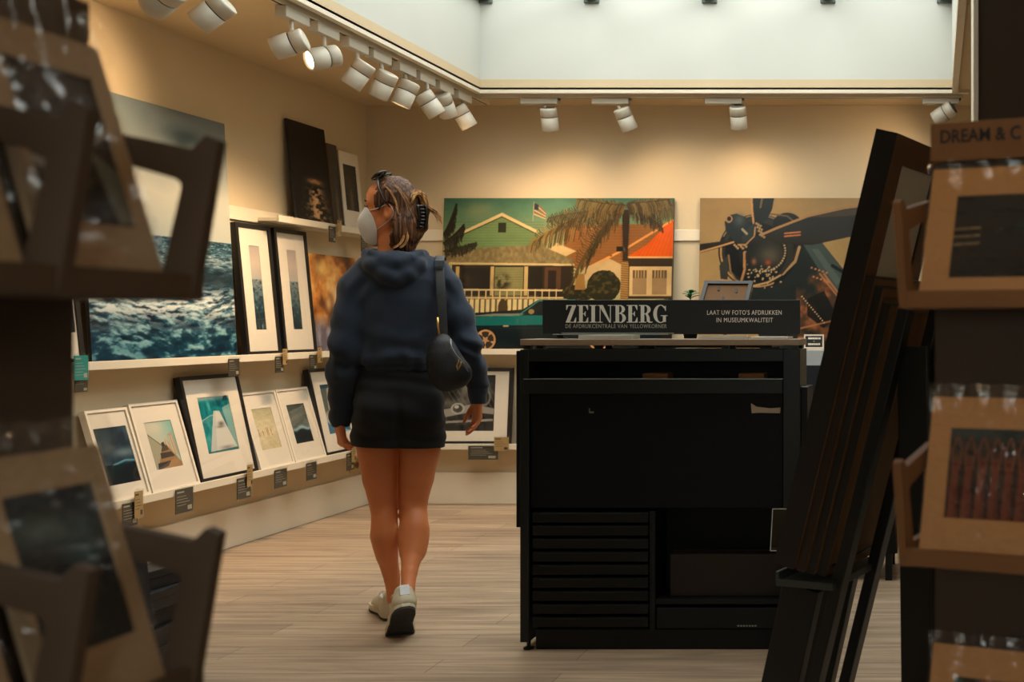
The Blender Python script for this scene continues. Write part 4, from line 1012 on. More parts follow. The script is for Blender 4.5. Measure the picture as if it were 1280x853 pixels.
# neck and head
HC = Lp(492, 263, .01)                       # head centre, at ear height
hf = np.array((-.965, .262, 0.)); hs = np.array((-.262, -.965, 0.)); hu = np.array((0, 0, 1.))   # face, her left, up
_t = .06; hf, hu = hf * math.cos(_t) + hu * math.sin(_t), hu * math.cos(_t) - hf * math.sin(_t)  # chin a little raised
HR = np.array((hf, hs, hu))
def hp(f, s, u): return HC + hf * f + hs * s + hu * u
B.chain([(Lp(497, 325, 0), .062), (Lp(494, 306, .0), .052), (Lp(489, 285, .005), .054)], .03)
B.ell(hp(.002, 0, .025), HR, (.082, .073, .093), .02)
B.ell(hp(.034, 0, -.035), HR, (.056, .056, .078), .03)
B.ell(hp(.05, 0, .045), HR, (.042, .058, .05), .03)
B.cone(hp(.068, 0, -.1), hp(.06, 0, -.1), .022, .024, .02)
for s_ in (1, -1):
    B.cone(hp(0, .056 * s_, -.045), hp(.055, .022 * s_, -.1), .02, .018, .02)
    B.ell(hp(.062, .034 * s_, -.03), HR, (.022, .02, .02), .02)
    B.cone(hp(.083, .012 * s_, .018), hp(.07, .046 * s_, .018), .009, .009, .012)
    B.ell(hp(.091, .031 * s_, .0), HR, (.012, .014, .009), .01, 'c')
    B.ell(hp(-.006, .076 * s_, -.015), HR, (.019, .013, .032), .006); B.ell(hp(.001, .090 * s_, -.012), HR, (.010, .009, .018), .004, 'c')
    B.cone(hp(.094, .008 * s_, -.03), hp(.092, .013 * s_, -.034), .008, .007, .006)
    B.cone(hp(.083, .0, -.062), hp(.078, .019 * s_, -.066), .008, .005, .008)
B.cone(hp(.086, 0, .008), hp(.105, 0, -.028), .008, .011, .01)
B.cone(hp(.084, 0, -.074), hp(.08, 0, -.075), .009, .009, .008)
# arms (under the sleeves)
shL, elL, wrL = Lp(448, 350, -.0), Lp(432, 432, -.05), Lp(427, 522, .03)
shR, elR, wrR = Lp(558, 356, -.0), Lp(584, 428, -.06), Lp(597, 497, .0)
B.chain([(shL, .034), (elL, .03), (wrL, .024)], .03); B.chain([(shR, .034), (elR, .03), (wrR, .024)], .03)
def rot(v, ax, a):
    v, ax = np.array(v, float), np.array(ax, float); ax = ax / np.linalg.norm(ax)
    return v * math.cos(a) + np.cross(ax, v) * math.sin(a) + ax * (ax @ v) * (1 - math.cos(a))
NAILS = []
def hand(S, W, fd, pn, th, curl, sc=1., thumb_in=.4, spread=.06):
    """five-fingered hand: W wrist, fd finger direction, pn the way the palm faces, th thumb side"""
    fd, pn, th = [np.array(v, float) / np.linalg.norm(v) for v in (fd, pn, th)]
    th = th - fd * (th @ fd); th /= np.linalg.norm(th); pn = np.cross(fd, th) * np.sign(np.cross(fd, th) @ pn)
    offs = (.029, .010, -.010, -.028); lens = (.070, .078, .072, .056)
    kn = (.086, .090, .085, .076)
    for i in range(4):
        k = W + fd * kn[i] * sc + th * offs[i] * sc
        S.cone(W + th * offs[i] * .55 * sc + fd * .005, k, .0125 * sc, .0098 * sc, .012)
        d = rot(fd, pn, 0) + th * spread * (1.5 - i); d /= np.linalg.norm(d)
        p = k; r = .0088 * sc
        for j, (fr, c) in enumerate(zip((.45, .30, .25), curl[i])):
            d = rot(d, np.cross(d, pn), c); q = p + d * lens[i] * fr * sc
            S.cone(p, q, r, r * .9, .004); p, r = q, r * .9
    b = W + fd * .02 * sc + th * .018 * sc; q = b + (fd * .034 + th * .022 + pn * .012) * sc
    S.cone(b, q, .014 * sc, .0115 * sc, .012); d = fd * .8 + th * .25 + pn * thumb_in; d /= np.linalg.norm(d)
    p = q + d * .032 * sc; S.cone(q, p, .0108 * sc, .0092 * sc, .006); d = rot(d, np.cross(d, fd * .8 + pn * .4 - th * .3), .25)
    S.cone(p, p + d * .026 * sc, .0092 * sc, .0074 * sc, .004)
# right hand hangs relaxed; left hand loosely curled
hand(B, wrR + np.array((0, .0, -.008)), (-.02, .12, -1), (-.8, .55, .1), (-.5, -.75, -.1) if False else (-.35, .9, 0), [(.18, .35, .25), (.25, .42, .3), (.32, .5, .3), (.4, .5, .3)], .9, .35)
hand(B, wrL + np.array((-.006, -.01, -.022)), (.12, .1, -1), (.75, .45, 0), (-.35, .9, 0), [(.75, 1.0, .7), (.85, 1.1, .7), (.95, 1.1, .7), (1.0, 1.1, .7)], .9, .5)
person = link_mesh('person', B.mesh('person', 1), SKIN, None, True)
tag(person, 'woman walking away in navy hoodie and black shorts, head turned aside in a white mask', 'person')
person.matrix_world = PM
# ---------------- hoodie
Hd = Solid((-.48, -.36, .68), (.48, .3, 1.52), .0055)
def T(py, l, r, y, dep):                      # torso section from its two edges in the photograph
    c = Lp((l + r) / 2, py, y); return (c[2], c[0], c[1], Rp((r - l) / 2), dep)
Hd.loft([T(463, 449, 546, .0, .118), T(456, 446, 549, .0, .127), T(446, 442.5, 552, .0, .135), T(425, 444, 553, -.0, .133), T(400, 446, 556, -.005, .128), T(375, 446, 560, -.01, .122), T(350, 445, 562, -.012, .108), T(336, 450, 556, -.008, .09), T(322, 462, 541, -.0, .07), T(312, 470, 528, 0, .055)], .05, p=2.4)
Hd.chain([(Lp(462, 340, -.005), Rp(22)), (Lp(449, 360, -.008), Rp(23)), (Lp(438, 400, -.035), Rp(20.5)), (Lp(432, 432, -.05), Rp(19.5)), (Lp(428, 470, -.03), Rp(17)), (Lp(427, 500, .0), Rp(14.5)), (Lp(426.5, 518, .02), Rp(13.5)), (Lp(426.5, 531, .03), Rp(12))], .028)
Hd.chain([(Lp(544, 341, -.005), Rp(21)), (Lp(557, 360, -.008), Rp(20)), (Lp(574, 398, -.04), Rp(18.5)), (Lp(584, 430, -.06), Rp(17.5)), (Lp(592, 462, -.03), Rp(15)), (Lp(596, 482, -.01), Rp(13)), (Lp(597.5, 502, .0), Rp(10.6))], .028)
# hood: rolled collar and the sack hanging on the back
cc = Lp(492, 319, .0)
ring = [cc + np.array((math.cos(a) * Rp(33), math.sin(a) * .088, .010 * math.sin(a) - .0)) for a in np.linspace(0, 2 * PI, 19)]
for a_, b_ in zip(ring, ring[1:]): Hd.cone(a_, b_, .019, .019, .006)
ring2 = [cc + np.array((math.cos(a) * Rp(37), math.sin(a) * .098 - .012, -.035 + .010 * math.sin(a))) for a in np.linspace(0, 2 * PI, 19)]
for a_, b_ in zip(ring2, ring2[1:]): Hd.cone(a_, b_, .022, .022, .008)
Hd.ell(Lp(495, 330, -.10), np.eye(3), (Rp(29), .042, .05), .012)
Hd.chain([(Lp(460, 319, -.04), .024), (Lp(468, 332, -.09), .03), (Lp(482, 344, -.115), .03), (Lp(496, 349, -.122), .028)], .012); Hd.chain([(Lp(529, 319, -.04), .024), (Lp(522, 331, -.09), .03), (Lp(509, 343, -.115), .03), (Lp(496, 349, -.122), .028)], .012)
Hd.chain([(Lp(464, 316, -.075), .016), (Lp(480, 324, -.112), .020), (Lp(497, 327, -.124), .020), (Lp(514, 323, -.112), .018), (Lp(526, 316, -.075), .015)], .007)
Hd.chain([(Lp(470, 326, -.125), .005), (Lp(484, 334, -.150), .006), (Lp(498, 336, -.156), .006), (Lp(512, 333, -.148), .005)], 0) if False else None
nk = Lp(491, 305, .005)
Hd.ell(nk, np.eye(3), (Rp(23), .066, .06), .012, 'c')
def folds(D, X, Y, Z):
    f = np.zeros_like(D)
    n = vnoise(X * 9, Y * 9, Z * 9, 3)
    # soft diagonal folds on the back, gathers above the hem, rumples at the sleeves
    w = np.exp(-((Z - 1.03) / .075) ** 2); f += w * .004 * np.sin((Z * 62) + X * 26 + n * 10)
    w = np.exp(-((Z - 1.0) / .05) ** 2); f += w * .003 * np.sin(X * 120 + n * 8)
    f += .0045 * (fbm(X * 7 + Z * 4, Y * 7, Z * 11 - X * 5, seed=5, o=3) - .5) * 2
    a = np.clip((np.abs(X - .0) - .155) / .03, 0, 1)
    f += a * .0022 * np.sin(Z * 46 + np.abs(X) * 40 + n * 11) + a * .006 * (fbm(X * 16, Y * 12, Z * 13 + X * 12, seed=15, o=3) - .5)
    w = np.exp(-((Z - 1.27) / .05) ** 2) * np.exp(-((np.abs(X) - .14) / .04) ** 2); f += w * .005 * np.sin(np.abs(X) * 90 + Z * 60)
    # hem ribbing and seam
    hem = Lp(500, 457, 0)[2]; f += .006 * np.exp(-((Z - hem) / .006) ** 2) * (np.abs(X) < .17)
    for zc in (Lp(428, 512, 0)[2],): f += .004 * np.exp(-((Z - zc) / .006) ** 2) * (X < -.17)
    for zc in (Lp(597, 485, 0)[2],): f += .004 * np.exp(-((Z - zc) / .006) ** 2) * (X > .17)
    return D + f
Hd.field(folds)
zcR, zcL = Lp(597, 505, 0)[2], Lp(427, 534, .03)[2]
Hd.field(lambda D, X, Y, Z: np.maximum(D, np.maximum(np.where(X > .15, zcR - Z, -1), np.where(X < -.15, zcL - Z, -1))))
hoodie = link_mesh('hoodie', Hd.mesh('hoodie', 1), HOODC, person, True)
# ---------------- shorts
Sh = Solid((-.26, -.24, .62), (.26, .24, 1.02), .005)
Sh.loft([T(572, 441, 558, .0, .115), T(550, 439, 557.5, .0, .122), T(530, 440.5, 557, -.0, .13), T(510, 442, 556, -.005, .135), T(490, 444, 553, -.005, .13), T(470, 447, 548, -.0, .12), T(450, 449, 546, 0, .11)], .03, p=2.5)
Sh.ell(Lp(474, 515, -.085), np.eye(3), (Rp(25), .062, .085), .03); Sh.ell(Lp(525, 515, -.085), np.eye(3), (Rp(26), .062, .085), .03)
Sh.cone(Lp(498, 500, -.155), Lp(497.5, 560, -.12), .005, .008, .02, op='c'); Sh.cone(Lp(497.5, 545, -.1), Lp(497.5, 590, -.0), .005, .01, .012, op='c'); 
hz = Lp(498, 558, 0)[2]
Sh.field(lambda D, X, Y, Z: np.maximum(D + .0022 * np.sin(Z * 95 + X * 22 + 5 * vnoise(X * 9, Y * 9, Z * 9, 8)) + .003 * (fbm(X * 10, Y * 10, Z * 14, seed=9, o=3) - .5), hz - Z - .06 * (X - .01)))
link_mesh('shorts', Sh.mesh('shorts', 1), SHORTC, person, True)
# ---------------- hair
HAIR = bpy.data.materials.new('brown_hair'); HAIR.use_nodes = True
def hair_mat(m, dark, mid, light, k=1.):
    nt = m.node_tree; b = nt.nodes['Principled BSDF']; L = nt.links.new
    tc = nt.nodes.new('ShaderNodeTexCoord'); mp = nt.nodes.new('ShaderNodeMapping'); mp.inputs['Scale'].default_value = (60 * k, 60 * k, 6)
    n = nt.nodes.new('ShaderNodeTexNoise'); n.inputs['Scale'].default_value = 1; n.inputs['Detail'].default_value = 5; n.inputs['Distortion'].default_value = .6
    cr = nt.nodes.new('ShaderNodeValToRGB'); e = cr.color_ramp.elements
    e[0].position = .35; e[0].color = (*dark, 1); e[1].position = .75; e[1].color = (*light, 1); q = e.new(.52); q.color = (*mid, 1)
    L(tc.outputs['Object'], mp.inputs[0]); L(mp.outputs[0], n.inputs[0]); L(n.outputs['Fac'], cr.inputs[0]); L(cr.outputs[0], b.inputs['Base Color'])
    bp = nt.nodes.new('ShaderNodeBump'); bp.inputs['Strength'].default_value = .3; bp.inputs['Distance'].default_value = .004
    L(n.outputs['Fac'], bp.inputs['Height']); L(bp.outputs[0], b.inputs['Normal']); b.inputs['Roughness'].default_value = .55; b.inputs['Specular IOR Level'].default_value = .35
hair_mat(HAIR, rgb(40, 24, 15), rgb(88, 54, 31), rgb(142, 92, 52), 2.2)
BLOND = bpy.data.materials.new('blond_hair'); BLOND.use_nodes = True
hair_mat(BLOND, rgb(120, 78, 40), rgb(186, 132, 74), rgb(228, 184, 116))
Hh = Solid(HC - .2, HC + np.array((.2, .2, .16)), .0042)
Hh.ell(hp(-.001, 0, .027), HR, (.085, .082, .103), .02)
Hh.chain([(hp(-.035, 0, .015), .048), (Lp(502, 284, -.02), .062), (Lp(503, 298, -.025), .05), (Lp(503, 310, -.03), .036)], .03)
Hh.chain([(Lp(484, 268, -.07), .03), (Lp(490, 290, -.065), .026), (Lp(497, 306, -.07), .016)], .03)
def facecut(D, X, Y, Z):
    q = [X - HC[0], Y - HC[1], Z - HC[2]]
    f, s_, u = [sum(q[i] * a[i] for i in range(3)) for a in (hf, hs, hu)]
    pl = np.where(u > -.012, f - (.028 + np.clip(u + .02, 0, 1) * .68), f - np.interp(u, [-.2, -.075, -.04, -.012], [.0, -.03, -.026, .02]))
    D = np.maximum(D, pl * .8)
    ear = np.sqrt(((f + .002) / .03) ** 2 + ((u + .014) / .036) ** 2); D = np.where(np.abs(s_) > .05, np.maximum(D, (1 - ear) * .025), D)
    # combed strands
    ang = np.arctan2(s_, f + .05) * 16 + u * 20
    return D + .0022 * np.sin(ang * 2.2 + 3 * vnoise(X * 30, Y * 30, Z * 12, 4)) + .002 * np.sin(ang * 5)
Hh.field(facecut)
# twisted-up bun behind the claw
Hh.chain([(Lp(508, 292, -.06), .022), (Lp(521, 292, -.03), .020), (Lp(529, 284, -.02), .016), (Lp(531, 262, -.02), .017), (Lp(528, 246, -.02), .014), (Lp(521, 244, -.03), .014)], .012)
Hh.chain([(Lp(515, 250, -.03), .02), (Lp(517, 282, -.03), .024)], .02)
hair = link_mesh('hair', Hh.mesh('hair', 1), HAIR, person, True)
b = MB(); rnd = random.Random(3)
def lock(pts, r, n=7, sp=.006):
    for _ in range(n):
        o = np.array([rnd.gauss(0, sp) for _ in range(3)])
        q = [np.array(p) + o * (.3 + .7 * i / (len(pts) - 1)) + np.array([rnd.gauss(0, sp * .25) for _ in range(3)]) for i, p in enumerate(pts)]
        # smooth the polyline
        t = np.linspace(0, len(q) - 1, 9); Q = np.stack([np.interp(t, range(len(q)), [p[k] for p in q]) for k in range(3)], 1)
        Q[1:-1] = (Q[:-2] + 2 * Q[1:-1] + Q[2:]) / 4
        b.tube(Q, [r * (1 - .75 * (i / 8) ** 1.5) for i in range(9)], 5)
lock([Lp(526, 250, -.03), Lp(533, 259, -.03), Lp(540, 263, -.03), Lp(547, 268, -.03), Lp(552, 277, -.03)], .0030, 14, .006)
lock([Lp(514, 254, -.05), Lp(518, 243, -.045), Lp(526, 241, -.04), Lp(531, 250, -.035), Lp(532, 260, -.035)], .0032, 30, .008); lock([Lp(519, 290, -.04), Lp(526, 291, -.035), Lp(531, 282, -.03)], .003, 12, .006)
lock([hp(.02, .074, .085), hp(-.012, .088, .06), hp(-.034, .092, .02), hp(-.04, .088, -.03)], .0014, 4, .005)
lock([Lp(502, 282, -.08), Lp(505, 296, -.085), Lp(500, 306, -.1), Lp(489, 311, -.115)], .0017, 7, .004)
lock([Lp(508, 284, -.08), Lp(510, 296, -.085), Lp(506, 306, -.1), Lp(499, 310, -.115)], .0016, 6, .004)
lock([Lp(488, 228, -.03), Lp(498, 236, -.07), Lp(510, 256, -.08), Lp(517, 278, -.06)], .0011, 4, .010)
b.build('blond_strands', BLOND, hair, True)
# claw clip
CLAW = mat('dark_claw_plastic', rgb(24, 20, 18), rough=.25)
b = MB()
for k in range(7):
    t = k / 6; a = Lp(521.5 + 2.5 * math.sin(PI * t), 258 + 26 * t, -.062); c = Lp(531 + 1.5 * math.sin(PI * t), 258 + 26 * t, -.045)
    b.tube([a, (a + c) / 2 + np.array((0, -.014, 0)), c], .0042, 8)
b.tube([Lp(522 + 2 * math.sin(PI * k / 8), 256 + 30 * k / 8, -.065) for k in range(9)], .0055, 8); b.tube([Lp(531.5 + 2 * math.sin(PI * k / 8), 256 + 30 * k / 8, -.045) for k in range(9)], .0065, 8)
b.build('hair_claw', CLAW, person, True)
# eyes, brows
b = MB()
for s_ in (1, -1): b.lathe([(0, -.0105), (.006, -.0086), (.0105, 0), (.006, .0086), (0, .0105)], 16, Matrix.Translation(hp(.080, .031 * s_, 0)))
b.build('eyes', mat('eye', rgb(120, 100, 88), rough=.1), person, True)
b = MB()
for s_ in (1, -1):
    b.tube([hp(.094, .012 * s_, .022), hp(.093, .03 * s_, .027), hp(.078, .05 * s_, .022)], [.003, .0035, .0015], 6)
    b.tube([hp(.091, .018 * s_, .004), hp(.094, .031 * s_, .007), hp(.085, .045 * s_, .002)], [.001, .002, .0012], 6)
b.build('eyebrows', mat('brow_hair', rgb(52, 32, 22), rough=.7), person, True)
# face mask with ear loops
MASKM = mat('white_mask_fabric', rgb(226, 226, 226), rough=.85, bump=.1, bscale=200, var=.03)
ridge = [(.099, .004), (.112, -.018), (.126, -.044), (.124, -.066), (.110, -.102), (.094, -.130), (.058, -.142)]
side = [(.082, .044, .002), (.066, .064, -.014), (.05, .065, -.036), (.042, .066, -.058), (.034, .062, -.084), (.038, .05, -.112), (.04, .03, -.134)]
rows = []
for (f, u), (a, s_, v) in zip(ridge, side):
    row = []
    for t in np.linspace(-1, 1, 17):
        q = abs(t); e = q ** 1.35
        row.append(hp(f + (a - f) * e, s_ * (q ** .8) * math.copysign(1, t), u + (v - u) * e))
    rows.append(row)
msk = MB().grid(rows).build('face_mask', MASKM, person, True, thick=.0025, subsurf=1)
b = MB()
for s_ in (1, -1):
    b.tube([hp(.066, .056 * s_, -.012), hp(.03, .074 * s_, .0), hp(.006, .083 * s_, .012), hp(-.016, .086 * s_, .006), hp(-.026, .084 * s_, -.016), hp(-.018, .083 * s_, -.036), hp(.012, .072 * s_, -.062), hp(.036, .062 * s_, -.08)], .0017, 6)
b.build('ear_loops', mat('mask_elastic', rgb(226, 222, 214), rough=.8), msk, True)
# sunglasses pushed up on the hair
GL = mat('dark_sunglass_lens', rgb(14, 12, 12), rough=.06, coat=.6)
b = MB()
def gl(f, s_, u): return hp(f, s_, u)
for s_ in (1, -1):
    pts = [gl(.05, s_ * .034, .124) + hs * .0285 * math.cos(a) + np.cross(hf * .62 + hu * .78, hs) * .0285 * math.sin(a) for a in np.linspace(0, 2 * PI, 21)[:-1]]
    b.tube(pts, .0035, 6, closed=True)
    b.tube([gl(.048, .060 * s_, .118), gl(.035, .082 * s_, .075), gl(.012, .087 * s_, .03), gl(-.012, .086 * s_, .004)], [.004, .0036, .0034, .003], 8)
b.tube([gl(.052, -.008, .124), gl(.052, .008, .124)], .003, 6)
sg = b.build('sunglasses', mat('sunglass_frame', rgb(16, 14, 13), rough=.3), person, True)
b = MB()
for s_ in (1, -1):
    o = gl(.05, s_ * .034, .124); zx = (hf * .62 + hu * .78); xx = hs; yy = np.cross(zx, xx)
    M = Matrix(((*[xx[0], yy[0], zx[0]], o[0]), (*[xx[1], yy[1], zx[1]], o[1]), (*[xx[2], yy[2], zx[2]], o[2]), (0, 0, 0, 1)))
    b.lathe([(0, -.003), (.022, -.002), (.0285, .001), (.028, .004), (.018, .0075), (0, .009)], 24, M)
b.build('lenses', GL, sg, True)
# ---------------- sneakers
SHOE = mat('white_leather', rgb(196, 184, 156), rough=.55, var=.1, vscale=40, bump=.05, bscale=120); SOLEW = mat('off_white_midsole', rgb(196, 184, 156), rough=.6, var=.08); SOLED = mat('dark_rubber_outsole', rgb(46, 44, 40), rough=.75, var=.1, bump=.3, bscale=160)
def sole(z0, z1, grow=0.):
    t = np.linspace(0, 1, 30); y = -.007 + .274 * t
    hw = np.interp(t, [0, .03, .08, .2, .45, .7, .88, .97, 1], [.010, .022, .031, .036, .034, .045, .040, .022, .008]) + grow; cx = .006 * np.sin(t * PI)
    b = MB(); rows = [[(c - w, yy, z0), (c + w, yy, z0), (c + w, yy, z1), (c - w, yy, z1), (c - w, yy, z0)] for c, w, yy in zip(cx, hw, y)]
    b.grid(rows)
    for r in (rows[0], rows[-1]): b.bm.faces.new([b.bm.verts.new(p) for p in r[:4]])
    bmesh.ops.remove_doubles(b.bm, verts=b.bm.verts, dist=1e-5); bmesh.ops.recalc_face_normals(b.bm, faces=b.bm.faces); return b
def shoe(name, Mx, bend, mirror=1.):
    S = Solid((-.07, -.03, -.01), (.07, .30, .13), .0034)
    # upper
    S.chain([((0, .03, .045), .034), ((0, .085, .05), .034), ((.003, .15, .04), .036), ((.004, .205, .032), .034), ((.003, .235, .028), .024)], .02)
    S.cone((0, .022, .04), (0, .022, .085), .033, .030, .02); S.cone((0, .07, .06), (0, .075, .085), .034, .026, .02)
    S.cone((0, .09, .075), (0, .155, .056), .024, .024, .02)
    S.cone((0, .045, .085), (0, .05, .16), .026, .03, .004, op='c')
    S.field(lambda D, X, Y, Z: np.maximum(D, .022 - Z))
    up = S.mesh(name, 1)
    me_mid = sole(.0102, .032, .001); me_out = sole(0, .010)
    for k in range(9): me_out.box(-.026, .026, .02 + k * .024, .032 + k * .024, -.0012, .0005)
    lace = MB()
    for k in range(5):
        y = .098 + k * .017; z = .0965 - k * .0098; lace.tube([(-.022, y - .004, z - .012), (-.008, y, z + .002), (.008, y + .002, z + .002), (.022, y + .006, z - .012)], .0026, 6)
    lace.tube([(-.004, .098, .098), (-.022, .09, .108), (-.03, .082, .096)], .002, 6); lace.tube([(.004, .098, .098), (.02, .092, .108), (.03, .084, .096)], .002, 6)
    col = MB().tube([(.031 * math.cos(a), .048 + .036 * math.sin(a), .088 + .006 * math.sin(a - .4)) for a in np.linspace(0, 2 * PI, 25)[:-1]], .0058, 8, closed=True)
    tab = MB().box(-.015, .015, -.0125, -.004, .055, .1, bev=.003)
    root = link_mesh(name, up, SHOE, person, True)
    kids = [me_mid.build('midsole', SOLEW, root), me_out.build('outsole', SOLED, root), lace.build('laces', mat('shoe_lace', rgb(214, 206, 190), rough=.8), root, True), col.build('padded_collar', mat('shoe_lining', rgb(206, 204, 198), rough=.8), root, True), tab.build('heel_tab', mat('heel_tab_leather', rgb(214, 218, 220), rough=.5), root)]
    for o in [root] + kids:
        for v in o.data.vertices:
            x, y, z = v.co; x *= mirror
            if bend and y < .19:
                t = min(1, (.19 - y) / .05); a = -bend * (t if t < 1 else 1)
                # lift the heel about the ball of the foot, eased over a few centimetres
                dy, dz = y - .19, z; y, z = .19 + dy * math.cos(a) - dz * math.sin(a), dy * math.sin(a) + dz * math.cos(a)
            v.co = (x, y, z)
        if mirror < 0: o.data.flip_normals()
    root.matrix_local = Mx; return root
# planted left foot, turned out
h0 = Lp(491.5, 772, .075); ML = Matrix.Translation((h0[0], h0[1], .0015)) @ Matrix.Rotation(math.radians(13), 4, 'Z') @ Matrix.Diagonal((1.08, .94, .94, 1))
shoe('sneaker', ML, 0, 1.)
# right foot pushing off, heel raised
bend = math.radians(42)
q0 = Lp(502, 792, -.155); MR = Matrix.Translation((q0[0], q0[1], .0015)) @ Matrix.Rotation(math.radians(6), 4, 'Z') @ Matrix.Diagonal((1.1, .94, .94, 1)) @ Matrix.Translation((0, -.19, 0))
shoe('sneaker', MR, bend, -1.)

# ---------------- shoulder bag
BAGM = mat('black_bag_nylon', rgb(10, 12, 17), rough=.6, var=.15, bump=.2, bscale=300); GOLD = mat('brass_hardware', rgb(214, 170, 96), rough=.3, metal=.8); SILV = mat('grey_zip', rgb(120, 128, 136), rough=.4, metal=.5)
bag = Solid((.06, -.30, .88), (.34, -.02, 1.14), .005)
bag.chain([(Lp(552, 436, -.18), .04), (Lp(555, 452, -.185), .05), (Lp(561, 468, -.185), .057), (Lp(571, 467, -.185), .05)], .03, flat=((0, 1, 0), .62))
bag.chain([(Lp(554, 425, -.165), .022), (Lp(556, 445, -.175), .04)], .03, flat=((0, 1, 0), .6))
bag.field(lambda D, X, Y, Z: D + .0025 * (fbm(X * 16, Y * 16, Z * 16, seed=2, o=3) - .5) * 2)
bg_ = link_mesh('shoulder_bag', bag.mesh('shoulder_bag', 1), BAGM, None, True); bg_.matrix_world = PM
tag(bg_, 'small black shoulder bag hanging from the woman\'s right shoulder', 'bag')
path = [Lp(553, 326, .06), Lp(552, 320, .03), Lp(550, 319, -.02), Lp(549, 325, -.07), Lp(549.5, 340, -.105), Lp(551, 365, -.137), Lp(552.5, 390, -.152), Lp(553.5, 412, -.164), Lp(554.5, 434, -.178)]
rows = [[np.array(p) + np.array((dx, 0, -abs(dx) * .12)) for dx in np.linspace(-Rp(6.3), Rp(6.3), 4)] for p in path]
st = MB().grid(rows).build('strap', BAGM, bg_, True, thick=.004, subsurf=1)
q = Lp(549, 330, -.094); MB().box(q[0] - .017, q[0] + .017, q[1] - .012, q[1] + .0, q[2] - .014, q[2] + .014, bev=.003, M=None).build('buckle', mat('buckle_plastic', rgb(70, 78, 90), rough=.25), st)
MB().tube([Lp(563, 424, -0.207), Lp(564, 434, -0.219), Lp(570, 444, -0.227), Lp(578, 453, -0.222), Lp(585, 465, -0.207)], .0032, 6).build('zip', SILV, bg_, True)
MB().tube([Lp(574, 450, -0.234), Lp(577, 453, -0.236), Lp(575, 458, -0.236), Lp(572, 463, -0.234), Lp(571, 458, -0.234)], .0028, 6, closed=True).build('zip_pull', GOLD, bg_, True)
MB().tube([Lp(547, 397, -.166), Lp(547.5, 408, -.168), Lp(549.5, 420, -.172)], .0042, 6).build('strap_clip', GOLD, bg_, True)
# ================================================================ THE COUNTER
BLK = mat('black_laminate', rgb(6, 11, 14), rough=.5, spec=.3, var=.08); BLK2 = mat('black_steel', rgb(12, 19, 22), rough=.42, spec=.4, var=.08); NAVY = mat('blue_black_panel', rgb(6, 9, 15), rough=.6, spec=.2, var=.1)
TOPB = mat('pale_wood_top', rgb(150, 128, 106), rough=.4, var=.1, vscale=12, stretch=(.3, 4, 4)); SILVE = mat('satin_steel_and_highlight', rgb(150, 160, 154), rough=.35, metal=.6)
CD = 3.9
def cxp(px, d=CD): return (px - CX) / F * d
def czp(py, d=CD): return H + (CY - py) / F * d
X0, X1 = cxp(650), cxp(1000)
ct = thing('display_counter', 'tall black shop counter with flat drawers and the wide sign on top', 'counter', ((X0 + X1) / 2, CD, 0))
def cb(name, m, boxes, bev=.002):
    b = MB()
    for q in boxes: b.box(q[0] - ct.location.x, q[1] - ct.location.x, q[2] - CD, q[3] - CD, q[4], q[5], bev=bev)
    return b.build(name, m, ct)
ZTOP = czp(437); DB = CD + .20
cb('left_upright', BLK2, [(X0, cxp(661), CD, DB, .03, ZTOP)]); cb('right_upright', BLK2, [(cxp(979), X1, CD, DB, .03, ZTOP)])
cb('top_rail', BLK2, [(cxp(661), cxp(979), CD, CD + .04, czp(452), ZTOP)]); cb('back_panel', NAVY, [(cxp(661), cxp(979), DB - .02, DB, .1, ZTOP)])
cb('bin_floor', NAVY, [(cxp(661), cxp(979), CD + .05, DB - .02, .74, .755)])
fr = cb('front_panel', NAVY, [(cxp(662), cxp(978), CD + .012, CD + .03, czp(636), czp(490))])
lip = cb('front_lip', BLK2, [(cxp(656), cxp(978.5), CD - .014, CD + .034, czp(492), czp(474.5))])
e = MB().box(cxp(656) - ct.location.x, cxp(978.5) - ct.location.x, -.0155, .034, czp(474.4), czp(473.6)).build('lip_highlight', SILVE, lip)  # pale strip standing in for the skylight's highlight along the lip
cb('side_panel', BLK, [(cxp(644.5), X0 - .0005, CD + .005, DB, czp(660), ZTOP - .005)]); cb('side_panel', BLK, [(X1 + .0005, cxp(1008), CD + .03, DB, .12, czp(485))])
cb('corner_trim', SILVE, [(X1 + .0005, cxp(1007.5), CD + .03, CD + .06, czp(485) + .0002, czp(485) + .002)], 0)
cb('plinth', BLK, [(cxp(667), cxp(979), CD + .02, DB - .02, 0, .07)])
for k, x in enumerate((cxp(657), cxp(990))):
    b = MB().lathe([(0, 0), (.018, 0), (.018, .006), (.007, .010), (.007, .032), (0, .032)], 16, Matrix.Translation((x - ct.location.x, .03, 0))); b.build('levelling_foot', BLK2, ct)
# nine flat drawers on the left, shelf bay and drawer on the right
xa, xb, xc = cxp(663), cxp(811), cxp(979)
nD = 9; zt = czp(640); zb0 = .075
for k in range(nD):
    z1 = zt - (zt - zb0) * k / nD; z0 = zt - (zt - zb0) * (k + 1) / nD
    d = MB().box(xa + .004 - ct.location.x, xb - .004 - ct.location.x, .008, .165, z0 + .006, z1 - .004, bev=.002).build('flat_drawer', BLK, ct)
    MB().box(xa + .03 - ct.location.x, xb - .03 - ct.location.x, .0005, .0078, z1 - .010, z1 - .006, bev=.001).build('drawer_pull', BLK2, d)
cb('divider', BLK, [(xb, xb + .02, CD + .01, DB - .02, .07, czp(640))])
cb('shelf', BLK, [(xb + .02, xc, CD + .012, DB - .02, czp(757), czp(757) + .018)])
d = cb('deep_drawer', BLK, [(xb + .024, xc - .004, CD + .01, CD + .165, .075, czp(760) - .003)])
b = MB()
for k in range(7): b.box(cxp(921 + 3.6 * k) - ct.location.x, cxp(923.4 + 3.6 * k) - ct.location.x, .0095, .0101, czp(784.6), czp(782.8))
b.build('drawer_label', SILVE, d)
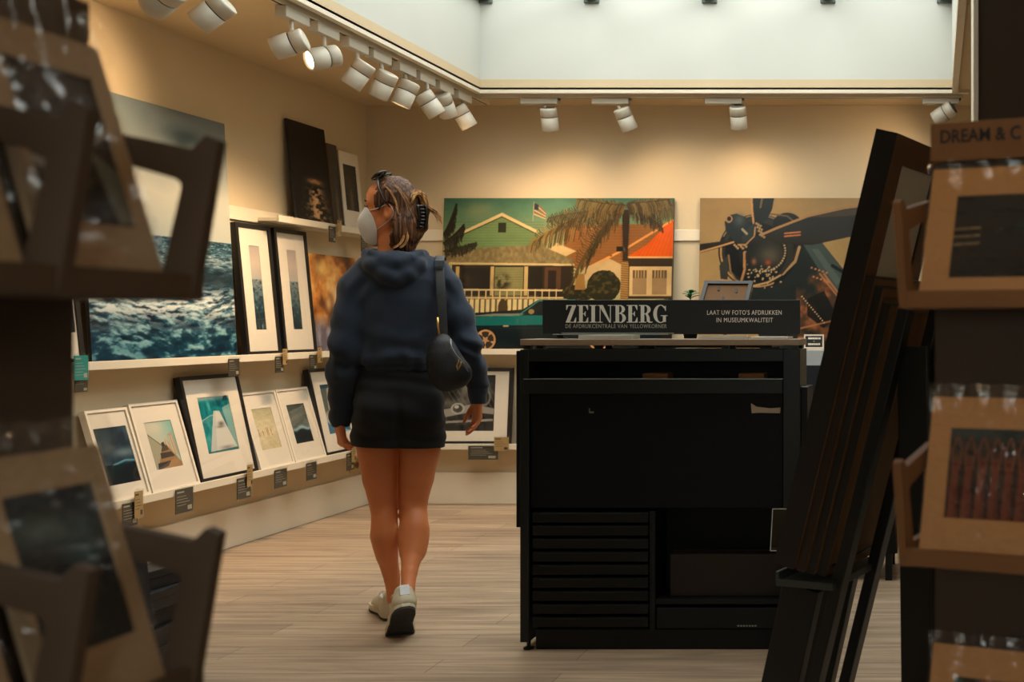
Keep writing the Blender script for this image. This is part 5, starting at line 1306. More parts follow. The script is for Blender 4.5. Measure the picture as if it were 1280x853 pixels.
MB().box(cxp(735) - ct.location.x, cxp(736.2) - ct.location.x, .0095, .0118, czp(517), czp(511)).box(cxp(735) - ct.location.x, cxp(741) - ct.location.x, .0095, .0118, czp(517), czp(515)).build('hook_plate', SILVE, fr)
b = MB(); P0 = [(938, 504.5), (945, 509), (962, 511), (975, 510), (974.5, 517), (950, 516.5), (939, 517)]
b.prism([(cxp(x) - ct.location.x, czp(y)) for x, y in P0], .0095, .0118, 'y').build('torn_sticker', mat('torn_paper', rgb(176, 164, 146), rough=.8), fr)
# raised top board on short posts
tb = thing('counter_top_board', 'pale wooden board raised on posts along the top of the black counter', 'shelf', ((X0 + X1) / 2, CD, ZTOP))
zt0, zt1 = czp(432), czp(424.3)
MB().box(X0 - tb.location.x, X1 - tb.location.x, 0, .20, zt0 - ZTOP, zt1 - ZTOP, bev=.002).build('board', TOPB, tb)
for x in (656, 745, 800, 905, 992):
    for y in (.02, .15): MB().box(cxp(x) - .012 - tb.location.x, cxp(x) + .012 - tb.location.x, y, y + .024, .0006, zt0 - ZTOP - .0004).build('post', BLK2, tb)
# wooden boxes standing in the bin behind the lip
CARTON = mat('brown_wood_box', rgb(150, 98, 52), rough=.7, var=.15, vscale=14)
for x0, x1, lab, d0 in ((803, 835, 'brown wooden box showing above the counter lip near its middle', 3.99), (923, 955, 'brown wooden box showing above the counter lip near its right end', 3.99)):
    t = thing('wooden_box', lab, 'box', (cxp((x0 + x1) / 2, d0), d0, .756), group='wooden boxes in the counter bin'); hw = (x1 - x0) / 2 / F * d0; h_ = czp(467, d0) - .756
    MB().box(-hw, hw, 0, .012, 0, h_, bev=.002).box(-hw, hw, .068, .08, 0, h_, bev=.002).box(-hw, -hw + .012, .0122, .0678, 0, h_, bev=.002).box(hw - .012, hw, .0122, .0678, 0, h_, bev=.002).build('box_walls', CARTON, t)
    MB().box(-hw + .0121, hw - .0121, .0121, .0679, 0, .01).build('box_base', CARTON, t)
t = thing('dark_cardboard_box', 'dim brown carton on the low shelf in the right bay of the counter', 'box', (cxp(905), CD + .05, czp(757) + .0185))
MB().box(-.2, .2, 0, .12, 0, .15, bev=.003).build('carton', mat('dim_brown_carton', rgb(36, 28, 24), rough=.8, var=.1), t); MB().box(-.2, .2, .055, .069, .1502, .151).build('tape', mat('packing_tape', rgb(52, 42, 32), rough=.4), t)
# ---------------- the sign
SD = 4.055
sx0, sx1 = cxp(678, SD), cxp(1000, SD); sz0, sz1 = czp(418, SD), czp(375, SD)
sg = thing('counter_sign', 'long black sign board with pale lettering standing on the counter', 'sign', ((sx0 + sx1) / 2, SD, zt1))
SIGN = mat('black_sign_board', rgb(17, 22, 24), rough=.55, var=.05); LET = mat('pale_sign_lettering', rgb(246, 240, 230), rough=.6, var=.08, vscale=90); LETD = mat('dim_sign_lettering', rgb(196, 188, 176), rough=.6)
ox, oz = sg.location.x, zt1
MB().box(sx0 - ox, sx1 - ox, 0, .012, sz0 - oz, sz1 - oz, bev=.0015).build('board', SIGN, sg)
for x in (sx0 + .06, sx1 - .06): MB().box(x - .02 - ox, x + .02 - ox, -.004, .036, .0003, .004).box(x - .012 - ox, x + .012 - ox, .0125, .018, .004, .05).build('foot_bracket', BLK2, sg)
def arc(cx, cz, rx, rz, a0, a1, n=18): return [(cx + rx * math.cos(a0 + (a1 - a0) * i / n), cz + rz * math.sin(a0 + (a1 - a0) * i / n)) for i in range(n + 1)]
TH, TN = .20, .045
def R_(x0, x1, z0, z1): return [(x0, z0), (x1, z0), (x1, z1), (x0, z1)]
def bowl(x, zc, rx, rz, thick):
    o = arc(x, zc, rx, rz, -PI / 2, PI / 2); i = arc(x, zc, rx - thick, rz - TN, PI / 2, -PI / 2); return o + i
GLY = {
 'Z': (.62, [R_(.04, .58, 1 - TN, 1), R_(.02, .60, 0, TN), [(.02, TN * .5), (.24, TN * .5), (.60, 1 - TN * .5), (.38, 1 - TN * .5)], [(.04, 1), (.04, .72), (.065, .72), (.16, 1 - TN)], [(.60, 0), (.60, .30), (.575, .30), (.46, TN)]]),
 'E': (.64, [R_(.10, .10 + TH, 0, 1), R_(.0, .60, 1 - TN, 1), R_(.0, .60, 0, TN), R_(.1, .46, .5 - TN / 2, .5 + TN / 2), [(.60, 1), (.60, .72), (.575, .72), (.46, 1 - TN)], [(.61, 0), (.61, .30), (.585, .30), (.46, TN)], [(.46, .36), (.46, .64), (.435, .64), (.38, .52), (.38, .48), (.435, .36)]]),
 'I': (.40, [R_(.10, .10 + TH, 0, 1), R_(0, .40, 1 - TN, 1), R_(0, .40, 0, TN)]),
 'N': (.86, [R_(.12, .12 + TN, 0, 1), R_(.70, .70 + TN, 0, 1), [(.06, 1), (.30, 1), (.745, .0), (.66, .0)], R_(0, .28, 0, TN), R_(0, .2, 1 - TN, 1), R_(.58, .86, 1 - TN, 1)]),
 'B': (.68, [R_(.10, .10 + TH, 0, 1), R_(0, .36, 1 - TN, 1), R_(0, .36, 0, TN), R_(.2, .36, .52 - TN / 2, .52 + TN / 2), bowl(.34, .76, .29, .24, .18), bowl(.36, .26, .32, .28, .19)]),
 'R': (.76, [R_(.10, .10 + TH, 0, 1), R_(0, .36, 1 - TN, 1), R_(0, .40, 0, TN), R_(.2, .38, .50 - TN / 2, .50 + TN / 2), bowl(.35, .74, .31, .26, .19), [(.36, .50), (.50, .50), (.60, .30), (.62, .08), (.68, .05), (.76, .06), (.76, .0), (.58, -.01), (.45, .06), (.43, .34)]]),
 'G': (.78, [arc(.40, .5, .40, .52, PI * .22, PI * 1.78, 30) + arc(.42, .5, .22, .47, PI * 1.75, PI * .25, 30), R_(.54, .54 + .17, .04, .42), R_(.42, .80, .42 - TN, .42), [(.71, .97), (.71, .66), (.685, .66), (.60, .86)]])}
def serif(word, w, h, m, parent, M):
    b = MB(); x = 0
    for i, ch in enumerate(word):
        adv, ps = GLY[ch]
        for j, p in enumerate(ps): b.prism([(x + a, c) for a, c in p], -.0012 - .00002 * j, 0)
        x += adv + .05
    x -= .05
    for v in b.bm.verts: v.co = (v.co.x / x * w, v.co.y, v.co.z * h)
    o = b.build('lettering', m, parent); o.matrix_local = M; return o
serif('ZEINBERG', cxp(834, SD) - cxp(707, SD), czp(381.5, SD) - czp(403.5, SD), LET, sg, Matrix.Translation((cxp(707, SD) - ox, -.0003, czp(403.5, SD) - oz)))
def sign_text(body, x0, x1, yc, hpx, m, bold):
    text_mesh('lettering', body, hpx / F * SD * 1.3, m, sg, Matrix.Translation((cxp((x0 + x1) / 2, SD) - ox, -.0006, czp(yc, SD) - oz)), .0006, 0, spacing=1.1, fit=(x1 - x0) / F * SD)
sign_text('DE AFDRUKCENTRALE VAN', 707, 784, 408.2, 5.4, LETD, 0); sign_text('YELLOWKORNER', 787, 833.5, 408.2, 5.4, LETD, .0006)
sign_text("LAAT UW FOTO'S AFDRUKKEN", 884, 977, 391.2, 6.2, LET, .0006); sign_text('IN MUSEUMKWALITEIT', 895.5, 966, 400.6, 6.2, LET, .0006)
# ---------------- things lying on the board
PAPER = mat('white_paper', rgb(214, 210, 200), rough=.7); SHEETG = clear_mat('loose_acrylic', (.9, .93, .92), gloss=.10)
zz = zt1 + .0006
def flat(name, label, cat, x, y, w, d, th, m, rz=0, tilt=0, z=0, part='sheet'):
    t = thing(name, label, cat, (x, y, zz + z), rz); MB().box(-w / 2, w / 2, -d / 2, d / 2, 0, th, bev=min(.001, th / 3)).build(part, m, t); t.rotation_euler = (tilt, 0, rz); return t
t = flat('paper_pad', 'pad of white paper under the clear acrylic sheets on the counter board', 'paper', cxp(762, 3.975), 3.975, .19, .10, .014, PAPER)
MB().box(-.095, .095, .04, .048, .0142, .0155).build('pad_binding', BLK2, t)
for i, (dx, rz, lab) in enumerate(((0, .06, 'lower clear acrylic sheet lying across the white paper pad'), (.03, -.05, 'upper clear acrylic sheet lying across the white paper pad'))):
    t = flat('acrylic_sheet', lab, 'sheet', cxp(768, 3.975) + dx, 3.975, .40, .11, .003, SHEETG, rz, 0, .0148 + .0042 * i)
    MB().box(-.20, .20, -.0555, -.0551, 0, .003).build('polished_edge', mat('acrylic_edge', rgb(170, 178, 172), rough=.2), t)
t = flat('leaflet_stack', 'small stack of pale leaflets on the counter board right of the paper pad', 'leaflets', cxp(905, 3.975), 3.975, .17, .09, .012, PAPER, .1); MB().box(-.083, .083, -.044, .044, .0124, .0132).build('top_leaflet', mat('printed_leaflet', rgb(150, 120, 92), rough=.4, var=.4, vscale=40), t)
t = flat('white_card', 'single white card at the right end of the counter board', 'card', cxp(965, 3.96), 3.96, .13, .09, .008, PAPER, -.1); MB().box(-.04, .04, -.01, .01, .0083, .0089).build('printed_line', LETD, t)
# frame sample leaning behind the sign, seen from behind
d0 = 4.34; c0 = Vector((cxp(902, d0), d0, 1.114))
M = Matrix.Translation(c0) @ Matrix.Rotation(.12, 4, 'Z') @ Matrix.Rotation(-.62, 4, 'X') @ Matrix.Rotation(.0, 4, 'Y')
t = thing('frame_sample', 'upside down sample frame with tan back leaning behind the counter sign', 'frame', matrix=M)
MB().ring([(-.115, .0), (.075, .0), (.115, .235), (-.075, .235)], [(-.098, .014), (.063, .014), (.098, .221), (-.062, .221)], -.012, .014).build('frame', BLACKF, t)
MB().prism([(-.098, .0142), (.063, .0142), (.0978, .2208), (-.0618, .2208)], -.004, .002).build('backing_board', MDF, t)
for x, z in ((-.02, .20), (.05, .19), (.0, .15)): MB().box(x - .004, x + .004, -.0075, -.0045, z - .01, z + .01).build('turn_clip', BLK2, t)
MB().prism([(0, 0), (.012, 0), (.04, .165), (.03, .165)], .05, .06).build('support_strut', BLK2, t)
# little plant behind the sign
d0 = 4.225; t = thing('small_plant', 'small green leafy plant peeping over the counter sign', 'plant', (cxp(863, d0), d0, 1.0755))
MB().lathe([(0, 0), (.022, 0), (.03, .05), (.031, .056), (.027, .056), (.025, .046), (0, .046)], 24).build('pot', mat('plant_pot', rgb(70, 60, 50), rough=.6), t, True)
LEAF = mat('green_leaf', rgb(70, 130, 74), rough=.45, var=.25, vscale=30); rnd = random.Random(2); ztop = czp(363, d0) - 1.0755
MB().tube([(0, 0, .046), (.002, 0, .08), (0, .002, ztop)], .0025, 6).build('stem', LEAF, t)
for k in range(11):
    a = k * 2.4; L = .022 + .012 * rnd.random(); z0 = ztop - .012 - .022 * rnd.random(); b = MB(); dx, dy = math.cos(a), math.sin(a); rows = []
    for i in range(6):
        q = i / 5; w_ = .0085 * math.sin(PI * min(1, q * .86 + .12)); c = Vector((dx * L * q, dy * L * q, z0 + .026 * q - .014 * q * q)); s_ = Vector((-dy, dx, 0)) * w_
        rows.append([c - s_ + Vector((0, 0, .002)), c, c + s_ + Vector((0, 0, .002))])
    b.grid(rows).build('leaf', LEAF, t, True, thick=.0008)
# narrow stand directly behind the counter carrying the sample and the plant
t = thing('side_table', 'narrow dark side table hidden behind the counter and its sign', 'table', (cxp(895, 4.34), 4.34, 0))
MB().box(-.24, .24, -.16, .16, 1.05, 1.075, bev=.003).build('table_top', BLK, t)
for sx in (-.21, .21):
    for sy in (-.13, .13): MB().box(sx - .02, sx + .02, sy - .02, sy + .02, 0, 1.0495, bev=.002).build('leg', BLK2, t)
# ---------------- portfolio bin behind the counter on the right
d0 = 4.95; bx0, bx1 = -.70, -.18
t = thing('portfolio_bin', 'dark bin of folders standing behind the right end of the counter', 'bin', ((bx0 + bx1) / 2, d0, 0)); W2 = (bx1 - bx0) / 2
MB().box(-W2, W2, 0, .018, .12, .62, bev=.002).build('front_board', BLK, t); MB().box(-W2, W2, .38, .398, .12, .66, bev=.002).build('back_board', BLK, t)
for s_ in (-1, 1): MB().box(s_ * W2 - .009, s_ * W2 + .009, .019, .379, .12, .62, bev=.002).build('side_board', BLK, t)
MB().box(-W2 + .01, W2 - .01, .0185, .3795, .12, .138).build('bin_floor', BLK, t)
MB().box(-W2 - .01, W2 + .01, -.02, -.001, .55, .61, bev=.002).build('wooden_rail', mat('tan_wood_rail', rgb(186, 152, 112), rough=.5, var=.12, vscale=9, stretch=(.5, 5, 5)), t)
for s_ in (-1, 1):
    for y in (.02, .36): MB().box(s_ * (W2 - .03) - .015, s_ * (W2 - .03) + .015, y, y + .02, 0, .1195).build('leg', BLK2, t)
def folder(lab, x0, x1, y, z1, m, tilt, skew=0):
    f = thing('portfolio_folder', lab, 'folder', ((x0 + x1) / 2, y, .1395), group='folders in the dark bin'); w2 = (x1 - x0) / 2; f.rotation_euler = (tilt, 0, 0)
    MB().prism([(-w2, 0), (w2, 0), (w2 - skew, z1 - .14), (-w2, z1 - .14)], 0, .008, 'y', bev=.002).build('cover', m, f); MB().prism([(-w2, 0), (w2, 0), (w2 - skew, z1 - .145), (-w2, z1 - .145)], .0085, .014, 'y').build('pages', PAPER, f)
DFO = mat('navy_folder', rgb(20, 26, 38), rough=.6, var=.1)
folder('front navy folder in the dark bin', -.64, -.50, d0 + .05, .955, DFO, -.06, .02); folder('second navy folder in the dark bin, a little lower', -.66, -.475, d0 + .10, .86, DFO, -.06, .03)
folder('white folder standing highest in the dark bin', -.66, -.465, d0 + .17, 1.02, mat('white_folder', rgb(196, 202, 206), rough=.6, var=.05), -.04, .0); folder('grey folder at the back of the dark bin, slanting right', -.62, -.40, d0 + .24, .96, mat('grey_folder', rgb(128, 140, 144), rough=.5), -.04, .0)
# little framed card on the ledge behind
d0 = YB - .1145
M = frame_matrix((cxp(1017.5, d0), d0, ZU + .0135), (1, 0, 0), (0, .06, 1)); t = thing('table_card', 'small black card in a white frame beside the counter\'s right end', 'sign', matrix=M)
w2, h_ = .062, .088
MB().ring([(-w2, 0), (w2, 0), (w2, h_), (-w2, h_)], [(-w2 + .009, .009), (w2 - .009, .009), (w2 - .009, h_ - .009), (-w2 + .009, h_ - .009)], -.008, 0).build('frame', WHITEF, t); MB().box(-w2 + .009, w2 - .009, -.004, -.001, .009, h_ - .009).build('card', SIGN, t)
b = MB(); rnd = random.Random(5)
for z in (.058, .022):
    x = -.036
    while x < .034: w_ = .004 + .004 * rnd.random(); b.box(x, x + w_, -.0046, -.0041, z, z + .011); x += w_ + .002
b.box(-.003, .003, -.0046, -.0041, .044, .047); b.build('small_print', LET, t)
# leaflet holder hooked on the counter's right front edge
t = thing('hanging_leaflet_holder', 'clear acrylic leaflet holder on the right front edge of the counter', 'holder', (cxp(983), CD - .0165, czp(690)))
ACE = mat('acrylic_bright_edge', rgb(186, 190, 184), rough=.25)
MB().prism([(-.012, 0), (0, 0), (0, .15), (-.004, .15), (-.055, .02)], -.045, .045, 'x', M=Matrix.Identity(4)).build('pocket', clear_mat('holder_acrylic', (.8, .84, .82), gloss=.09), t)
MB().tube([(-.045, -.056, .018), (.045, -.056, .018)], .0018, 6).build('front_edge', ACE, t); MB().tube([(-.045, -.003, .152), (.045, -.003, .152)], .0018, 6).build('back_edge', ACE, t)
for s_ in (-1, 1): MB().tube([(s_ * .045, -.003, .152), (s_ * .045, -.056, .018)], .0015, 6).build('side_edge', ACE, t)
# ================================================================ EASEL RACK WITH LEANING FRAMES
er, eq, ez = Vector((.342, .940, 0)), Vector((.940, -.342, 0)), Vector((0, 0, 1))
EA = Vector((-.101, 2.95, 0)); TL_ = .26; th_ = math.atan(TL_)
eu = (eq * math.sin(th_) + ez * math.cos(th_)).normalized(); en = (-eq * math.cos(th_) + ez * math.sin(th_)).normalized()
ZAP = 1.18
EM = frame_matrix(EA, -er, ez)              # local x towards the viewer, y to the right (into the rack), z up
rk = thing('frame_rack', 'black A-shaped easel rack holding the leaning frames', 'rack', matrix=EM)
def ebar(name, p, q, wx, wy, m=BLK2):
    """board between local points p and q, wx wide along x, wy thick"""
    p, q = Vector(p), Vector(q); z = (q - p).normalized(); x = Vector((1, 0, 0)); x = (x - z * x.dot(z)).normalized(); y = z.cross(x)
    M = Matrix((x, y, z)).transposed().to_4x4(); M.translation = p
    return MB().box(-wx / 2, wx / 2, -wy / 2, wy / 2, 0, (q - p).length, bev=.003, M=M).build(name, m, rk)
for x in (-.02, -.26):
    ebar('front_leg', (x, -ZAP * TL_ + .018, .004), (x, .018 - .0, ZAP), .05, .032)
    ebar('bracket_leg', (x, -.385, .004), (x, -.285, .425), .04, .11)
    MB().box(x - .016, x + .016, .05, .145, .0, .62, bev=.003).build('foot_board', BLK2, rk) if False else None
    ebar('rear_leg', (x - .036, .036, .004), (x - .036, .022, ZAP - .10), .02, .086)
ebar('top_hinge', (-.0, .025, ZAP - .005), (-.29, .025, ZAP - .005), .03, .05)
for z in (.20,): ebar('cross_bar', (-.045, -ZAP * TL_ + z * TL_ - .02, z), (-.235, -ZAP * TL_ + z * TL_ - .02, z), .03, .03)
MB().prism([(-.345, .428), (-.175, .428), (-.175, .448), (-.335, .448), (-.335, .468), (-.345, .468)], .03, -.32, 'x', bev=.002).build('ledge_tray', mat('dark_green_tray', rgb(52, 60, 58), rough=.45), rk)
def easel_frame(lab, n0, dep, L, w, fw, fm, zoff=.450, slide=0., inner=None, face=None, lab_cat='picture'):
    """leans on the rack; n0 = distance of its back from the rack's legs"""
    base = EA + eq * (-(ZAP - zoff) * TL_) + ez * zoff + en * (n0 + .014) + er * slide + en * .002
    M = frame_matrix(base, -er, eu)
    t = thing('leaning_framed_picture', lab, lab_cat, matrix=M, group='frames leaning on the easel rack')
    x0, x1 = -w, 0
    MB().ring([(x0, 0), (x1, 0), (x1, L), (x0, L)], [(x0 + fw, fw), (x1 - fw, fw), (x1 - fw, L - fw), (x0 + fw, L - fw)], -dep, 0).build('frame', fm, t)
    MB().box(x0 + fw, x1 - fw, -.010, -.006, fw, L - fw).build('backing_board', inner or MDF, t)
    MB().box(x0 + fw, x1 - fw, -dep + .004, -dep + .008, fw, L - fw).build('picture_board', face or MATB, t)
    if inner is None: MB().ring([(x0 + .004, .004), (x1 - .004, .004), (x1 - .004, L - .004), (x0 + .004, L - .004)], [(x0 + fw - .004, fw - .004), (x1 - fw + .004, fw - .004), (x1 - fw + .004, L - fw + .004), (x0 + fw - .004, L - fw + .004)], .0002, .0016).build('backing_tape', MDF, t)
    return t
WB = mat('brown_back_frame', rgb(98, 66, 40), rough=.7, var=.15, vscale=18); PALEB = mat('pale_backing', rgb(196, 188, 170), rough=.8)
FR_BR = mat('dark_walnut_frame', rgb(36, 25, 18), rough=.45, var=.15, vscale=16)
t = easel_frame('very tall black box frame with brown back, outermost on the easel rack', .088, .062, 1.20, .40, .075, BLACKF, inner=PALEB, slide=-.03)
MB().ring([(-.397, .003), (-.003, .003), (-.003, 1.197), (-.397, 1.197)], [(-.325, .075), (-.075, .075), (-.075, 1.125), (-.325, 1.125)], .0003, .003).build('back_rim', WB, t)
easel_frame('walnut frame second from the outside on the easel rack', .060, .024, .82, .37, .03, FR_BR, slide=-.022)
easel_frame('black frame third from the outside on the easel rack', .034, .022, .80, .36, .03, BLACKF, slide=-.012)
easel_frame('slim black frame innermost against the legs of the easel rack', .006, .024, .76, .35, .026, BLACKF, slide=-.0)
# ================================================================ CARD STANDS
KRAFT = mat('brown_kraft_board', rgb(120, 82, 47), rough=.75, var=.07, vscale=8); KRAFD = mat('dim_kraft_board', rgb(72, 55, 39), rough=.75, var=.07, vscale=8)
KRAFT_SHADE = mat('shaded_tower_board', rgb(66, 50, 36), rough=.75, var=.07, vscale=8); LMAT = mat('beige_card_mat', rgb(164, 138, 108), rough=.6, var=.03)  # tower kraft: shade below the trays put into its colour
CMAT = mat('cream_card_mat', rgb(190, 138, 86), rough=.6, var=.03)
FILM = clear_mat('crinkled_film', (.96, .96, .95), gloss=.08, rough=.07, bump=.5, bscale=11, stretch=(1.6, 1, 4), haze=.02)
DARKT = mat('header_ink', rgb(22, 20, 18), rough=.6)
ST_Z = (1.161, .811, .461, .111)
def tray(st, x0, x1, zb, divs, m):
    t = empty('card_tray'); t.parent = st; t.location = (0, 0, zb)
    MB().box(x0, x1, -.100, -.0005, 0, .008, bev=.001).build('tray_floor', m, t)
    MB().box(x0, x1, -.108, -.0985, 0, .024, bev=.002).build('front_lip', m, t)
    o = [(-.0005, 0), (-.108, 0), (-.1315, .142), (-.1205, .147), (-.108, .135), (-.0005, .158)]
    i = [(-.012, .03), (-.083, .03), (-.0985, .100), (-.098, .104), (-.094, .108), (-.012, .132)]
    for x in divs: MB().ring(o, i, x - .006, x + .006, 'x').build('side_panel', m, t)
    return t
def stand(label, M, w, dep, divs, m, head, m2=None):
    st = thing('card_stand', label, 'stand', matrix=M)
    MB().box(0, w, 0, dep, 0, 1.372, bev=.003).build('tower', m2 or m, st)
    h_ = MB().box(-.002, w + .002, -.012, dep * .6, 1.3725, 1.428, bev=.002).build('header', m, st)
    MB().box(0, w, -.016, -.0125, 1.3725, 1.385).build('header_rib', m, h_)
    if head: text_mesh('lettering', head, .0265, DARKT, h_, Matrix.Translation((.073, -.0126, 1.4065)), .0006, .0004, fit=.119)
    for zb in ST_Z: tray(st, -.012, w + .012, zb, divs, m)
    for z in (1.0, .65): MB().lathe([(0, 0), (.006, 0), (.006, .002), (0, .002)], 12, Matrix.Translation((.012, -.0022, z)) @ Matrix.Rotation(-PI / 2, 4, 'X')).build('rivet', DARKT, st)
    return st
def card(label, SM, xc, zb, w, h, pw, ph, paint, m=CMAT, front=True, dx=0., pz=None, yb=-.088, yt=-.026, flap=.026):
    """a matted print in a clear sleeve standing in a tray"""
    lean = yt - yb; rise = math.sqrt(h * h - lean * lean)
    R3 = SM.to_3x3(); org = SM @ Vector((xc + dx, yb, zb + .009)); M = frame_matrix(org, R3 @ Vector((1, 0, 0)), R3 @ Vector((0, lean, rise)))
    t = thing('sleeved_print', label, 'print', matrix=M, group='sleeved prints in the card stands')
    z0 = (h - ph) / 2 if pz is None else pz
    MB().ring([(-w / 2, 0), (w / 2, 0), (w / 2, h), (-w / 2, h)], [(-pw / 2, z0), (pw / 2, z0), (pw / 2, z0 + ph), (-pw / 2, z0 + ph)], -.002, 0).build('passepartout', m, t)
    MB().box(-w / 2, w / 2, .0004, .003, 0, h).build('backing_board', m, t)
    print_sheet('print', paint, pw + .003, ph + .003, INK, t, y=.0001, z0=z0 - .0015)
    rnd = np.random.RandomState(int(xc * 1000 + zb * 777) % 999)
    nx, nz = 26, 40; b = MB(); rows = []
    for j in range(nz):
        q = j / (nz - 1); z = -.001 + (h + flap) * q; row = []
        for i_ in range(nx):
            u = i_ / (nx - 1); x = (-.5 + u) * (w + .004)
            top = max(0, (q - .80) / .2); n = float(fbm(np.array([u * 7 + zb * 9]), np.array([q * 9 + xc * 5]), seed=3)[0]); n2 = float(vnoise(np.array([u * 3.2 + q * 5]), np.array([q * 2. + zb * 7]), seed=9)[0])
            y = -.0035 - .006 * n * (.35 + .65 * abs(2 * u - 1) + top) - top * .016 * n2 - top * .006 * math.sin(u * 31 + 5 * n) + max(0, (z - h)) * .25
            row.append((x, y, z))
        rows.append(row)
    b.grid(rows).build('plastic_sleeve', FILM, t, True)
    return t
# --- right stand
SR = frame_matrix((-.0023, 1.62, 0), (.94, -.342, 0), (0, 0, 1))
stand('brown cardboard card stand with lettered header at the right edge', SR, .46, .26, (-.006, .225, .466), KRAFT, 'DREAM & C', KRAFT_SHADE)
def pr_bars(w, h):
    p = Paint(w, h); p.fill((16, 18, 20))
    for k in range(3): p.poly([(.02, .40 + .09 * k), (.36, .385 + .09 * k), (.36, .41 + .09 * k), (.02, .42 + .09 * k)], (170, 140, 100), .9)
    p.blob(.9, .4, .12, .1, (20, 54, 44), .8); return p
def pr_figures(w, h):
    p = Paint(w, h); n = fbm(p.u * 8, p.v * 5, seed=51, o=4); p.ramp(p.v + (n - .5) * .4, [(0, (44, 66, 70)), (.3, (62, 50, 44)), (1, (46, 26, 22))])
    for k in range(7):
        x = .10 + .145 * k; c = (128, 62, 42); p.line([(x, .45), (x - .01, .7), (x - .02, 1.)], .075, c, .9); p.line([(x + .02, .7), (x + .03, 1.)], .05, (104, 50, 36), .9); p.oval(x, .37, .026, .06, (110, 54, 38))
        p.line([(x - .03, .46), (x - .055, .26), (x - .01, .12)], .02, (140, 76, 50), .9); p.line([(x + .03, .46), (x + .055, .26), (x + .01, .12)], .02, (140, 76, 50), .9)
    return p
def pr_colour(w, h):
    p = Paint(w, h); n = fbm(p.u * 6, p.v * 6, seed=61, o=4); n2 = fbm(p.u * 5 + 4, p.v * 5, seed=65, o=4)
    p.ramp(n, [(.25, (26, 34, 36)), (.6, (84, 84, 74)), (1, (150, 146, 130))]); p.mix(np.clip((n2 - .55) * 6, 0, 1), (178, 78, 40)); p.mix(np.clip((.4 - n2) * 6, 0, 1), (50, 92, 96)); return p
card('sleeved print with a black picture and pale stripes, top tray of the right stand', SR, .112, 1.161, .19, .198, .11, .122, pr_bars(70, 80), pz=.034, dx=-.008, flap=.004)
card('sleeved print of a row of reddish figures, middle tray of the right stand', SR, .112, .811, .19, .225, .128, .125, pr_figures(84, 80), pz=.056, dx=-.008, flap=.018)
card('sleeved print with a colourful picture, lower tray of the right stand', SR, .112, .461, .19, .225, .12, .125, pr_colour(70, 74), pz=.058, dx=-.008, flap=.018)
# --- left stand
SL = frame_matrix((-.77, .28, 0), (0, 1, 0), (0, 0, 1))
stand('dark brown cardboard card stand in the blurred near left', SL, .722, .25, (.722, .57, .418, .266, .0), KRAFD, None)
def pr_dark(w, h):
    p = Paint(w, h); n = fbm(p.u * 3, p.v * 3, seed=71, o=3); p.ramp(n, [(.2, (14, 14, 18)), (.6, (40, 34, 32)), (1, (74, 56, 46))])
    p.line([(.02, .62), (.3, .66), (.62, .5), (.98, .36)], .06, (168, 170, 168), .85); p.poly([(.7, .5), (.98, .62), (.98, .96), (.82, .96)], (140, 150, 146), .7); p.poly([(.2, .98), (.42, .62), (.66, .6), (.8, .98)], (18, 14, 14)); p.blob(.55, .2, .2, .2, (60, 46, 42), .8); return p
def pr_teal(w, h):
    p = Paint(w, h); n = fbm(p.u * 4, p.v * 4, seed=81, o=4); p.ramp(n, [(.2, (14, 24, 34)), (.6, (30, 48, 60)), (1, (70, 92, 98))]); p.blob(.35, .25, .3, .1, (110, 128, 128), .8); p.blob(.7, .4, .25, .12, (70, 96, 104), .8); p.poly([(0, .6), (1, .5), (1, 1), (0, 1)], (16, 26, 36), .8); p.blob(.55, .8, .2, .1, (50, 72, 80), .6); return p
for zb, nm, f2, f1 in ((1.161, 'top', pr_dark, pr_teal), (.811, 'middle', pr_teal, pr_dark), (.461, 'lower', pr_dark, pr_colour)):
    card('sleeved print at the far end of the %s tray of the left stand' % nm, SL, .646, zb, .132, .222, .096, .135, f2(60, 80), m=LMAT, pz=.055)
    card('sleeved print next to the far one in the %s tray of the left stand' % nm, SL, .494, zb, .132, .222, .096, .135, f1(60, 80), m=LMAT, pz=.055)
# ================================================================ BLACK BOXES BY THE LEFT WALL
z = 0
BOXM = mat('black_photo_box', rgb(24, 26, 30), rough=.5, var=.1); LABM = mat('box_label_grey', rgb(96, 98, 100), rough=.6)
labs = ['bottom of the stack', 'second from the bottom', 'third from the bottom', 'third from the top', 'second from the top', 'top of the stack']
for k in range(6):
    t = thing('photo_box', 'black flat box behind the left card stand, ' + labs[k], 'box', (cxp(196, 3.6) + .012 * ((k * 5) % 3 - 1), 3.6 + .006 * (k % 2), z), .05 * ((k * 7) % 5 - 2), group='black boxes stacked behind the left card stand')
    MB().box(-.05, .05, -.14, .14, 0, .036, bev=.002).build('base', BOXM, t); MB().box(-.0535, .0535, -.1435, .1435, .0362, .06, bev=.002).build('lid', BOXM, t); MB().box(-.02, .02, -.1442, -.1437, .042, .054).build('box_label', LABM, t); z += .0605
M = frame_matrix((cxp(199, 3.36), 3.36, .0), (.25, 1, 0), (-.13, 0, 1)); t = thing('leaning_board', 'thin black panel standing on the floor in front of the black boxes', 'panel', matrix=M)
MB().box(-.12, .0, -.012, 0, .001, .47, bev=.002).build('panel_board', BOXM, t); MB().box(-.118, -.002, .0004, .002, .003, .468).build('backing_board', MDF, t)
LAMP_W = [2.5, 8, 44, 44, 44, 44, 44, 24, 15, 17, 11, 9.5, 11, 7, 12, 9]
SKY, SUN, SUN_DIR, EXPO = 5.2, .42, (-.45, 1, -.24), .06
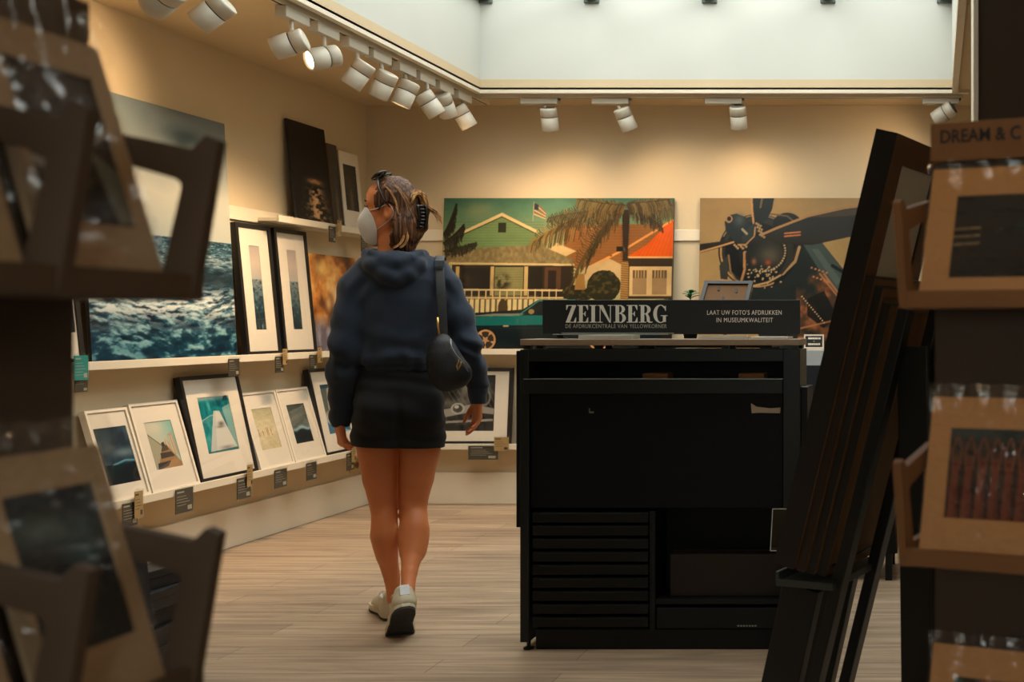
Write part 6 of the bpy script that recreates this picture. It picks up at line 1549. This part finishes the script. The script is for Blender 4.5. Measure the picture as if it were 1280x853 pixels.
# ================================================================ LIGHT AND CAMERA
for i, (p, d) in enumerate(LAMPS):
    l = bpy.data.lights.new('track_lamp_light', 'SPOT'); l.energy = LAMP_W[i] if i < len(LAMP_W) else 30
    l.color = (1, .68, .38); l.spot_size = math.radians(96 if i < 10 or i >= NV else 140); l.spot_blend = 1; l.shadow_soft_size = .03
    o = bpy.data.objects.new('track_lamp_light', l); C.objects.link(o); o.matrix_world = aim_matrix(p, d)
w = bpy.data.worlds.new('overcast_sky'); bpy.context.scene.world = w; w.use_nodes = True
bg = w.node_tree.nodes['Background']; bg.inputs[0].default_value = (1, .99, .945, 1); bg.inputs[1].default_value = SKY
pl = bpy.data.lights.new('skylight_portal', 'AREA'); pl.shape = 'RECTANGLE'; pl.size = SX1 - SX0; pl.size_y = SY1 - SY0
pl.cycles.is_portal = True
o = bpy.data.objects.new('skylight_portal', pl); C.objects.link(o); o.location = ((SX0 + SX1) / 2, (SY0 + SY1) / 2, SZ + .04)
sn = bpy.data.lights.new('sun', 'SUN'); sn.energy = SUN; sn.angle = math.radians(6); sn.color = (1, .97, .9)
o = bpy.data.objects.new('sun', sn); C.objects.link(o); o.matrix_world = aim_matrix((0, 0, 6), SUN_DIR)

cam = bpy.data.cameras.new('camera'); co = bpy.data.objects.new('camera', cam); C.objects.link(co)
co.location = (0, 0, H); co.rotation_euler = (PI / 2, 0, 0)
cam.sensor_width = 36; cam.lens = F / 1280 * 36
cam.shift_x = (640 - CX) / 1280; cam.shift_y = -(426.5 - CY) / 1280
cam.clip_start = .05; cam.clip_end = 60
cam.dof.use_dof = True; cam.dof.focus_distance = 4.7; cam.dof.aperture_fstop = 5.0
sc = bpy.context.scene; sc.camera = co
sc.view_settings.view_transform = 'Standard'; sc.view_settings.look = 'None'; sc.view_settings.gamma = 1
sc.view_settings.exposure = EXPO; sc.view_settings.use_curve_mapping = False
cy = sc.cycles
cy.use_denoising = True; cy.denoiser = 'OPENIMAGEDENOISE'
cy.max_bounces = 8; cy.diffuse_bounces = 4; cy.glossy_bounces = 3; cy.transmission_bounces = 4; cy.transparent_max_bounces = 16
cy.caustics_reflective = False; cy.caustics_refractive = False; cy.sample_clamp_indirect = 6
